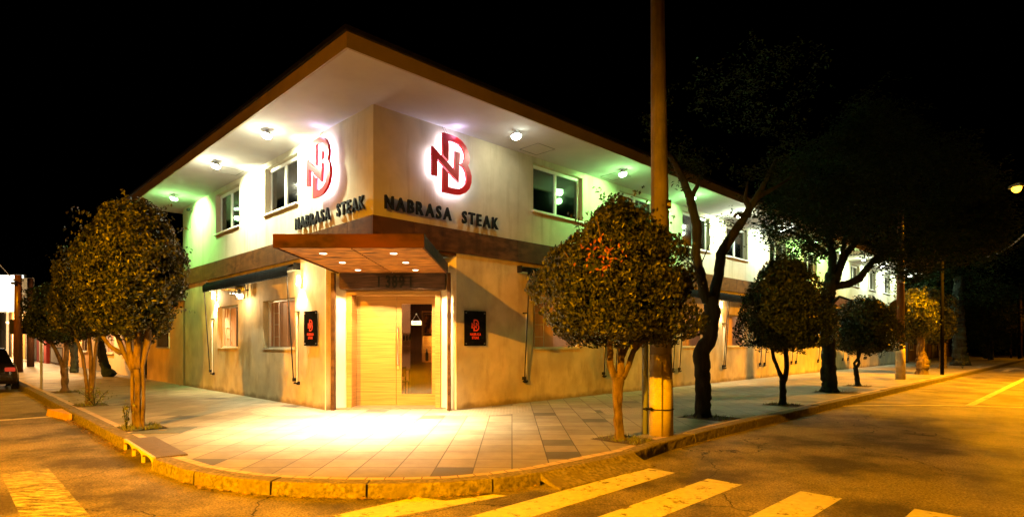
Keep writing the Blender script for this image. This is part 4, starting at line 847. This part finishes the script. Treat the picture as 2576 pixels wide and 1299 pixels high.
bush_tree((-13.7, 17.75), 'round greenish clipped tree with a Y-shaped trunk, third from the corner on the left', [(1.5, .4), (1.7, .75), (2.2, .92), (2.7, .9), (3.15, .65), (3.4, .2)], (-.15, 0), [[(0, 0, -.02, .13), (0, 0, .15, .09), (-.02, 0, .75, .10)], [(-.03, 0, .7, .07), (-.2, 0, 1.1, .055), (-.45, 0, 1.6, .045), (-.5, 0, 2, .03)], [(0, 0, .7, .07), (.05, 0, 1.3, .06), (0, 0, 1.9, .05)]], 16, 10000, .09, m='leaf_dim')
pit((-13.7, 17.75), .4, 0, 0, 8, 80)
bush_tree((-18.3, 26.0), 'leaning dark clipped tree close to the lit neighbouring house', [(1.9, .6), (2.2, 1.2), (3.0, 1.4), (3.8, 1.1), (4.3, .3)], (-.5, 0), [[(.3, 0, -.02, .28), (.1, 0, .3, .2), (-.1, 0, 1.0, .17), (-.25, 0, 2.0, .12)]], 20, 6000, .11, bark='bark_dark')
bush_tree((-22.3, 29.5), 'dark clipped tree farthest along the left pavement', [(1.9, .6), (2.2, 1.2), (3.0, 1.4), (3.8, 1.1), (4.2, .3)], (0, 0), [[(0, 0, -.02, .2), (0, 0, 1.0, .14), (.1, 0, 2.0, .12)], [(0, 0, .8, .1), (-.4, 0, 1.9, .07)]], 22, 5000, .12, bark='bark_dark')
# small plants
def sprout(loc, label, r, h, seed, n=120, m='grass', size=.06):
    rs = np.random.RandomState(seed); t_ = thing('low_plant', label, 'plant', (*loc, 0)); mb = MB()
    for i in range(6): a = i*1.05; mb.tube([(0, 0, 0, .008), (r*.5*math.cos(a), r*.5*math.sin(a), h*.6, .006), (r*math.cos(a), r*math.sin(a), h, .003)], 5)
    mb.build('stem', 'bark_dark', t_); P = rs.normal(size=(n, 3))*np.array([r*.5, r*.5, h*.28])+np.array([0, 0, h*.6]); P[:, 2] = np.abs(P[:, 2]); V, F = leaf_mesh(P, rs.normal(size=(n, 3))+[0, 0, 1], size, rs); np_mesh('leaves', V, F, m, t_)
sprout((-9.95, 13.8), 'green leafy sprout at the foot of the slim left tree', .32, .38, 1, 160)
sprout((-6.74, 10.12), 'small leafy sprout on the left of the corner tree trunk', .06, .40, 2, 60, size=.06)
t_ = thing('low_plant', 'spiky green rosette plant at the foot of the broad orange lit tree', 'plant', (24.6, 34.3, 0)); V = []; F = []; r = random.Random(2)
for i in range(46):
    a = r.uniform(0, 6.28); el = r.uniform(.2, 1.3); L_ = r.uniform(.5, .9); w = .035; dx, dy = math.cos(a), math.sin(a)
    p0 = Vector((0, 0, .05)); p1 = Vector((dx*math.cos(el)*L_*.6, dy*math.cos(el)*L_*.6, math.sin(el)*L_*.7)); p2 = Vector((dx*math.cos(el)*L_*1.15, dy*math.cos(el)*L_*1.15, math.sin(el)*L_*.75)); s_ = Vector((-dy, dx, 0))*w; k = len(V)
    V += [p0-s_*.5, p0+s_*.5, p1-s_, p1+s_, p2]; F += [(k, k+1, k+3, k+2), (k+2, k+3, k+4)]
raw('leaves', [tuple(v) for v in V], F, 'grass', t_)
MB().tube([(0, 0, 0, .06), (0, 0, .12, .05)], 8).build('stem', 'bark_dark', t_)
sprout((26.6, 34.2), 'thin twiggy shrub right of the rosette plant', .4, .7, 5, 60)

# ------------------------------------------------------------------ poles, signs, lamps
up = thing('utility_pole', 'tall tapering concrete utility pole strapped with a steel band', 'pole', (2.42, 9.47, 0))
mb = MB(); mb.tube([(0.02, 0, -.02, .196), (0.018, 0, .6, .189), (.012, 0, 1.32, .179)], 28); mb.build('pale_foot', 'pale_pole_foot', up, smooth=True)  # lower length in a paler, yellower colour than the shaft
mb = MB(); mb.tube([(.0125, 0, 1.321, .176), (.01, 0, 1.8, .168), (-.005, 0, 4.0, .138), (-.07, 0, 9.5, .085)], 28); mb.build('shaft', 'concrete', up, smooth=True)
mb = MB(); mb.tube([(-.215, .12, -.02, .055), (-.215, .12, 2.6, .055)], 12); mb.build('conduit', 'pipe', up, smooth=True)
mb = MB()
for k in range(24):
    a, b_ = 2*math.pi*k/24, 2*math.pi*(k+1)/24; mb.cyl((.01+.212*math.cos(a), .212*math.sin(a), .43), (.01+.212*math.cos(b_), .212*math.sin(b_), .43), .009, 5)
mb.box(-.30, -.16, -.10, -.08, .42, .45); mb.box(-.26, -.24, -.14, -.08, .41, .46); mb.box(-.18, -.16, -.16, -.08, .41, .46); mb.build('strap', 'black_metal', up)
MB().box(.06, .14, -.165, -.150, 3.66, 3.80).build('number_plate', 'black_metal', up)
write('40', .07, .13, 3.70, .055, -.166, .002, 'alu', up, joined=True, part='lettering')
mb = MB()
for x0 in (-.02,): mb.box(x0-.006, x0+.006, -.212, -.198, 0, 1.2)
mb.build('seam', 'concrete', up)
sp = thing('striped_pole', 'dark pole with white painted foot near the far end of the facade', 'pole', (16.1, 24.0, 0))
mb = MB(); mb.tube([(0, 0, 1.52, .16), (0, 0, 4.9, .13), (0, 0, 8, .11)], 16); mb.build('shaft', 'dark_wood', sp, smooth=True)
mb = MB(); mb.tube([(0, 0, -.02, .185), (0, 0, 1.515, .165)], 16); mb.build('pale_foot', 'pale_pole_foot', sp, smooth=True)
MB().cyl((0, 0, 3.98), (0, 0, 4.14), .15, 16).build('band', 'concrete', sp)
ds = thing('disc_sign', 'black round sign seen from behind on the striped pole', 'sign', (16.12, 24.2, 2.9)); mb = MB(); mb.cyl((0, -.01, 0), (0, .01, 0), .40, 28); mb.build('disc', 'black_metal', ds); MB().box(-.2, .2, -.05, -.02, -.02, .02).build('clamp', 'steel', ds)
dp = thing('wooden_pole', 'dark round pole by the parked car at the left edge', 'pole', (-25.5, 29.9, 0)); mb = MB(); mb.tube([(0, 0, 0, .20), (0, 0, 3, .17), (0, 0, 5.0, .15)], 16); mb.build('shaft', 'dark_wood', dp, smooth=True); mb = MB(); mb.cyl((-.25, -.28, 4.7), (.5, -.28, 4.7), .03, 6); mb.box(-.1, .1, -.33, -.2, 4.5, 4.62); mb.build('crossarm', 'black_metal', dp)
ds = thing('disc_sign', 'dark square sign seen from behind on the left round pole', 'sign', (-25.5, 30.3, 2.35)); MB().box(-.78, .78, -.01, .01, -.38, .38).build('plate', 'black_metal', ds); MB().box(-.3, .3, -.05, -.02, -.03, .03).build('clamp', 'steel', ds)
dp = thing('wooden_pole', 'second dark pole behind the lit billboard on the left', 'pole', (-30.6, 36.8, 0)); mb = MB(); mb.tube([(0, 0, 0, .2), (0, 0, 5.6, .17)], 12); mb.build('shaft', 'dark_wood', dp, smooth=True); MB().box(-.5, .5, -.2, -.12, 4.8, 4.9).build('crossarm', 'black_metal', dp)
sp2 = thing('sign_post', 'thin bare post on the left pavement in front of the round trees', 'post', (-15.4, 18.95, 0)); mb = MB(); mb.cyl((0, 0, 0), (0, 0, 2.3), .035, 8); mb.build('shaft', 'flood_body', sp2); MB().box(-.1, .1, -.01, .01, 2.0, 2.25).build('plate', 'flood_body', sp2)
p = Rp(70, 4.8); fp = thing('wooden_pole', 'thin pole far down the right pavement', 'pole', p); mb = MB(); mb.tube([(0, 0, 0, .16), (0, 0, 7, .11)], 10); mb.build('shaft', 'dark_wood', fp, smooth=True); MB().box(-.4, .4, -.15, -.1, 6.4, 6.5).build('crossarm', 'dark_wood', fp)
wr = thing('overhead_wires', 'thin overhead wires between the two left poles', 'wires', (-25.5, 29.9, 0)); 
for k, z in enumerate((4.9, 4.65, 4.4, 4.1)):
    mb = MB(); mb.tube([(-5.1+10.0*i/8, 6.9-13.8*i/8+0, z-.25*math.sin(math.pi*i/8)*.9, .02) for i in range(9)] if k < 1 else [(-5.1*i/6, 6.9*i/6, z-.2*math.sin(math.pi*i/6), .018) for i in range(7)], 5); mb.build('wire', 'wire', wr)
wr = thing('overhead_wires', 'twisted cable sagging at the right edge below the street lamp', 'wires', Rp(42, 4.8)); mb = MB(); a = Rp(42, 4.8); b2 = Rp(22, 9.5)
mb.tube([(*( (b2-a)*(i/10)).xy, 7.0-.6*math.sin(math.pi*i/10), .03) for i in range(11)], 6); mb.build('cable', 'pipe', wr)
def street_lamp(base, head, label, power, pole_r=.09, radius=.12):
    t_ = thing('street_lamp', label, 'street lamp', (base[0], base[1], 0), 0, 'sodium street lamps'); h = Vector(head)-Vector((base[0], base[1], 0))
    mb = MB(); mb.tube([(0, 0, -.1, pole_r*1.3), (0, 0, h.z-.9, pole_r)], 12); mb.build('pole', 'pole_unlit', t_, smooth=True)
    mb = MB(); mb.tube([(0, 0, h.z-1.2, .03)]+[(h.x*k/8, h.y*k/8, h.z-1.0+1.06*math.sin(math.pi/2*k/8), .03) for k in range(1, 9)], 8); mb.build('arm', 'pole_unlit', t_, smooth=True)
    dxy = Vector((h.x, h.y, 0)).normalized(); T = Matrix.Translation(h) @ Matrix.Rotation(math.atan2(dxy.y, dxy.x), 4, 'Z')
    mb = MB(); mb.add([T @ Vector(v) for v in ((-.15, -.10, -.02), (.45, -.14, -.02), (.45, .14, -.02), (-.15, .10, -.02), (-.1, -.05, .10), (.35, -.07, .14), (.35, .07, .14), (-.1, .05, .10))], [(0, 1, 2, 3), (4, 5, 6, 7), (0, 1, 5, 4), (1, 2, 6, 5), (2, 3, 7, 6), (3, 0, 4, 7)]); mb.build('head', 'flood_body', t_)
    mb = MB(); mb.tube([(*(T @ Vector((.18, 0, -.021))), .17), (*(T @ Vector((.18, 0, -.12))), .165), (*(T @ Vector((.18, 0, -.20))), .12), (*(T @ Vector((.18, 0, -.24))), .05)], 14); mb.build('lamp_bowl', 'lenss', t_, smooth=True)
    lamp('SPOT', 'sodium_lamp', T @ Vector((.18, 0, -.36)), power, SODIUM, t_, radius, 168, .55, (dxy.x*.10, dxy.y*.10, -1))
    return t_
hd = Vector((20.82, 24.1, 7.95)); bs = Rp((hd-Cn).dot(dR)+2.0, 5.0)
street_lamp((bs.x, bs.y), hd, 'lit orange street lamp on a curved arm at the right edge', 19000, pole_r=.06)
street_lamp((-8.9, -5.2), (-7.2, -3.0, 7.3), 'orange street lamp across the street behind the viewer', 40000, radius=.05)
street_lamp((-27.5, 22.0), (-25.0, 24.0, 7.5), 'orange street lamp beyond the left edge near the parked car', 5000)
street_lamp((Rp(66, 5.0).x, Rp(66, 5.0).y), Rp(66, 8)+Vector((0, 0, 8)), 'farthest orange street lamp down the right street', 1500)

# ------------------------------------------------------------------ neighbours on the left street
M['h1'] = mat('ochre_wall', (.50, .33, .15), (.58, .40, .20), 2, .85, .15, c3=(.44, .30, .15)); M['h2'] = mat('cream_wall', (.60, .50, .34), (.66, .56, .40), 2, .85); M['h3'] = mat('orange_wall', (.52, .28, .08), (.6, .34, .12), 2, .85)
M['h4'] = mat('red_wall', (.38, .03, .02), (.45, .05, .03), 2, .8); M['h5'] = mat('grey_shutter', (.45, .40, .34), (.55, .50, .44), 1, .6, stretch=(1, 1, 14)); M['grille'] = mat('dark_grille', (.04, .025, .015), None, rough=.5)
M['darkpane'] = mat('dark_pane', (.04, .02, .012), None, rough=.12, spec=.6); M['litpane'] = mat('lit_pane', (.3, .12, .05), None, rough=.2, emit=(1, .45, .15), es=.35); M['board'] = mat('billboard_face', (.9, .9, .88), None, emit=(.95, 1, .9), es=2.2)
def house(side, x0, x1, h, dep, m, label, name='row_house', openings=(), parapet=.12, y=0):
    t_ = thing(name, label, 'house', W(side, x1 if side == 'L' else x0, y, 0), rot(side)); w = x1-x0; ox = -w if side == 'L' else 0
    MB().box(ox, ox+w, 0, dep, -.02, h).build('wall', m, t_); MB().box(ox-.02, ox+w+.02, -.06, dep, h+.002, h+parapet).build('roof', 'concrete', t_)
    for (a, b_, c, d_, kind) in openings:
        a += ox; b_ += ox
        f = MB(); f.box(a, b_, -.03, -.003, c, c+.05); f.box(a, b_, -.03, -.003, d_-.05, d_); f.box(a, a+.05, -.03, -.003, c+.05, d_-.05); f.box(b_-.05, b_, -.03, -.003, c+.05, d_-.05)
        nm_ = {'w': 'window', 'l': 'window', 'g': 'window', 'd': 'door', 's': 'roller_shutter', 'G': 'gate'}[kind]; fo = f.build(nm_, 'alu' if kind in 'wlg' else 'grille', t_)
        MB().box(a+.05, b_-.05, -.014, -.004, c+.05, d_-.05).build('pane' if kind in 'wlg' else 'panel', {'w': 'darkpane', 'l': 'litpane', 'g': 'darkpane', 'd': 'dark_wood', 's': 'h5', 'G': 'darkpane'}[kind], fo)
        if kind in 'gG':
            g_ = MB(); n = int((b_-a)/.11)
            for i in range(1, n): x = a+(b_-a)*i/n; g_.tube([(x+.012*math.sin(k*1.5), -.07, c+.03+(d_-c-.06)*k/10, .009) for k in range(11)], 5)
            for z in (c+.06, (c+d_)/2, d_-.06): g_.box(a, b_, -.08, -.06, z-.01, z+.01)
            g_.build('grille', 'grille', fo)
        elif kind in 'wl': MB().box((a+b_)/2-.02, (a+b_)/2+.02, -.03, -.015, c+.05, d_-.05).build('mullion', 'alu', fo); MB().box(a-.05, b_+.05, -.09, -.001, c-.06, c-.002).build('sill', 'h2', fo)
    return t_
house('L', -17.75, -DEP-.01, 3.0, 6, 'h1', 'low ochre side annex with a grilled window at the left end of the restaurant', 'annex', [(1.6, 3.35, 1.30, 2.62, 'g')])
house('L', -19.3, -17.8, 2.9, 5, 'h2', 'narrow wall with a tall wrought iron gate beyond the annex', 'gate_wall', [(.15, 1.35, .1, 2.7, 'G')], y=.3)
house('L', -30, -19.3, 3.9, 8, 'h2', 'cream house with warm lit windows beyond the gate', openings=[(1.2, 2.8, 1.0, 2.6, 'l'), (4.2, 5.8, 1.0, 2.6, 'l'), (7.6, 9.2, 1.0, 2.6, 'l')])
house('L', -37, -30, 4.2, 8, 'h3', 'orange walled house with a barred door further down the left street', openings=[(.6, 1.6, .05, 2.4, 'G'), (3, 5, 1.0, 2.4, 'w')], y=.1)
house('L', -44, -37.1, 3.8, 8, 'h3', 'ochre wall with a low brick base further down the left street', openings=[(.6, 6.2, .1, 1.2, 's')], y=-.4)
house('L', -50, -44.1, 4.5, 8, 'h4', 'red painted shop front far down the left street', openings=[(1.8, 4.6, .05, 2.8, 's')], y=-.6)
house('L', -60, -50.1, 5.0, 8, 'h2', 'pale shop with closed shutters far down the left street', openings=[(.5, 4.0, .05, 3.0, 's'), (5.0, 9.0, .05, 3.0, 's')], y=-.5)
house('L', -75, -60.1, 5.5, 8, 'h3', 'amber lit house with several doors near the left edge', openings=[(1, 3, .05, 2.8, 'd'), (5, 8, .05, 3.0, 'l'), (10, 13, .05, 3.0, 's')], y=-.7)
house('L', -95, -75.1, 6.5, 8, 'h5', 'tall grey building at the far end of the left street', openings=[(2, 6, .05, 3.0, 'l'), (9, 14, .05, 3.0, 's'), (2, 6, 3.8, 5.4, 'w')], y=-.9)
for s, z, p, lb in ((24, 3.6, 600, 'warm wall light on the cream neighbouring house'), (34.5, 3.4, 900, 'warm wall light on the orange house'), (46, 3.4, 1600, 'warm shop light above the red shop front'), (56, 3.4, 2200, 'warm shop light above the pale shutters'), (68, 3.6, 4000, 'amber shop light near the left edge')):
    t_ = thing('shop_light', lb, 'wall light', W('L', -s, -1.25, z), ROT_L); MB().cyl((0, 0, 0), (0, .6, .15), .02, 6).build('arm', 'black_metal', t_); MB().tube([(0, 0, -.02, .12), (0, 0, .06, .05)], 10).build('shade', 'lensw', t_); lamp('POINT', 'bulb', (0, 0, -.25), p, (1, .62, .28), t_, .1)
bb = thing('billboard', 'bright white lit billboard on posts at the left edge', 'billboard', (-45.5, 50, 0)); MB().box(-8, 3.55, -.15, 0, 4.15, 7.4).build('panel', 'flood_body', bb); MB().box(-7.9, 3.45, -.17, -.152, 4.22, 7.33).build('lit_face', 'board', bb)
for x in (-6, 0, 3): MB().cyl((x, .1, 0), (x, .1, 6), .12, 10).build('post', 'black_metal', bb)
bb = thing('billboard', 'dim white side panel beside the left billboard', 'billboard', (-40.9, 49.2, 0)); MB().box(-.75, .3, -.1, 0, 4.2, 7.0).build('panel', 'alu', bb); MB().cyl((0, .1, 0), (0, .1, 6), .1, 10).build('post', 'black_metal', bb)
bb = thing('shop_sign', 'white glowing curved sign behind the third left tree', 'sign', (-36.2, 46, 0)); pts = [(-1, 3.5), (1.2, 3.5), (1.2, 5.2), (.6, 5.15), (0, 4.9), (-.6, 4.5), (-1, 4.0)]; MB().plate(pts, -.14, 0).build('lit_face', 'board', bb); MB().cyl((0, .12, 0), (0, .12, 4), .1, 8).build('post', 'black_metal', bb)
# neighbours on the right street
M['dkwall'] = mat('dull_brown_wall', (.16, .10, .06), (.22, .14, .08), 2, .85); M['gd'] = mat('dim_grey_gate', (.10, .11, .11), (.14, .15, .15), 1, .6, stretch=(1, 1, 12))
house('R', 44.7, 47.0, 3.4, 5, 'dkwall', 'grey gate wall at the right end of the restaurant', 'gate_wall', [(.2, 2.1, .05, 2.7, 's')], y=.1)
house('R', 47.2, 62, 5.0, 10, 'dkwall', 'dim brown house behind the clipped trees at the far right', openings=[(1, 4, .05, 2.8, 'd'), (6, 7.2, .9, 2.2, 'w'), (9, 13, .05, 2.8, 's')], y=1.2)
house('R', 62.2, 80, 4.5, 10, 'dkwall', 'dark house farthest down the right street', openings=[(2, 5, .05, 2.8, 's'), (8, 10, 1, 2.4, 'w')], y=1.5)
lamp('POINT', 'yard_lamp', W('R', 52, -1.2, 3.2), 90, SODIUM, None, .1); yl = bpy.data.objects['yard_lamp']; yt = thing('yard_light', 'dim orange wall light on the brown house', 'wall light', W('R', 52, -.9, 3.3)); yl.parent = yt; yl.location = (0, -.2, -.2); MB().cyl((0, 0, 0), (0, 0, .1), .07, 10).build('shade', 'lensw', yt)

# ------------------------------------------------------------------ parked car at the left edge
M['carpaint'] = mat('dark_car_paint', (.015, .012, .012), None, rough=.18, spec=.7); M['rubber'] = mat('tyre_rubber', (.012, .012, .012), None, rough=.85); M['tail'] = mat('tail_lamp', (.35, .02, .01), None, rough=.2, emit=(1, .12, .05), es=.25)
cr = thing('parked_car', 'dark hatchback parked by the kerb, cut by the left edge', 'car', Lp(18.3, 5.05)+Vector((0, 0, ROAD)), math.atan2(dL.y, dL.x))
sec = [(-.98*2.05, .62, .30, .62), (-1.95, .78, .24, .86), (-1.6, .84, .20, .98), (-.8, .86, .18, .97), (.4, .86, .18, .95), (1.1, .85, .18, .90), (1.75, .80, .2, .78), (2.05, .66, .28, .62)]
V = []; F = []
for x, w, z0, z1 in sec:
    for yy, zz in ((-1, .0), (-1.03, .35), (-1.0, .7), (-.93, .93), (-.8, 1), (.8, 1), (.93, .93), (1.0, .7), (1.03, .35), (1, 0)): V.append((x, yy*w, z0+(z1-z0)*zz))
n = 10; F = [(i*n+k, i*n+(k+1) % n, (i+1)*n+(k+1) % n, (i+1)*n+k) for i in range(len(sec)-1) for k in range(n)]+[tuple(range(n)), tuple(range((len(sec)-1)*n, len(sec)*n))]
MB().add(V, F).build('body', 'carpaint', cr, smooth=True)
V = [(-1.80, -.70, .95), (-1.80, .70, .95), (1.0, .72, .92), (1.0, -.72, .92), (-1.25, -.56, 1.42), (-1.25, .56, 1.42), (.15, .57, 1.42), (.15, -.57, 1.42)]
MB().add(V, [(0, 1, 2, 3), (4, 5, 6, 7), (0, 1, 5, 4), (1, 2, 6, 5), (2, 3, 7, 6), (3, 0, 4, 7)]).build('cabin_glass', 'gloss_black', cr, bevel=.03)
MB().box(-1.2, .1, -.55, .55, 1.405, 1.44).build('roof', 'carpaint', cr, bevel=.015)
for x in (-1.25, 1.3):
    for y in (-.80, .80):
        w_ = MB().cyl((x, y-.09, .30), (x, y+.09, .30), .30, 24).build('wheel', 'rubber', cr); MB().cyl((x, y-.095, .30), (x, y+.095, .30), .19, 16).build('rim', 'steel', w_)
for y in (-.62, .62): MB().box(-2.03, -1.93, y-.14, y+.14, .66, .80).build('tail_light', 'tail', cr, bevel=.015)
MB().box(-2.05, -2.02, -.22, .22, .48, .58).build('number_plate', 'alu', cr); MB().box(-2.1, -1.95, -.7, .7, .34, .46).build('bumper', 'carpaint', cr, bevel=.02)
# litter along the gutter
r = random.Random(9); V = []; F = []
for i in range(900):
    if i < 500: p = Lp(r.uniform(-.1, 9)**1.0, OL+.07+abs(r.gauss(0, .07)))
    elif i < 700: q = r.random()*(len(corner)-1); k = int(q); p = corner[k].lerp(corner[k+1], q-k)+Vector((r.uniform(-.02, .02), -.06-abs(r.gauss(0, .05)), 0))
    else: p = Rp(r.uniform(2, 22), OR+.07+abs(r.gauss(0, .08)))
    a = r.uniform(0, 6.28); s_ = r.uniform(.008, .025); k = len(V); z = ROAD+.005+r.uniform(0, .02)
    V += [(p.x+s_*math.cos(a+q_), p.y+s_*math.sin(a+q_), z+r.uniform(0, .02)) for q_ in (0, 1.5, 3.1, 4.7)]; F += [(k, k+1, k+2), (k, k+2, k+3)]
M['litter'] = mat('dry_leaves', (.06, .035, .015), (.28, .18, .08), 1, .8, island=True, ramp=(0, 1))
tag(raw('fallen_leaves', V, F, 'litter'), 'dry leaves and grit gathered along the gutter', 'leaves', kind='stuff')
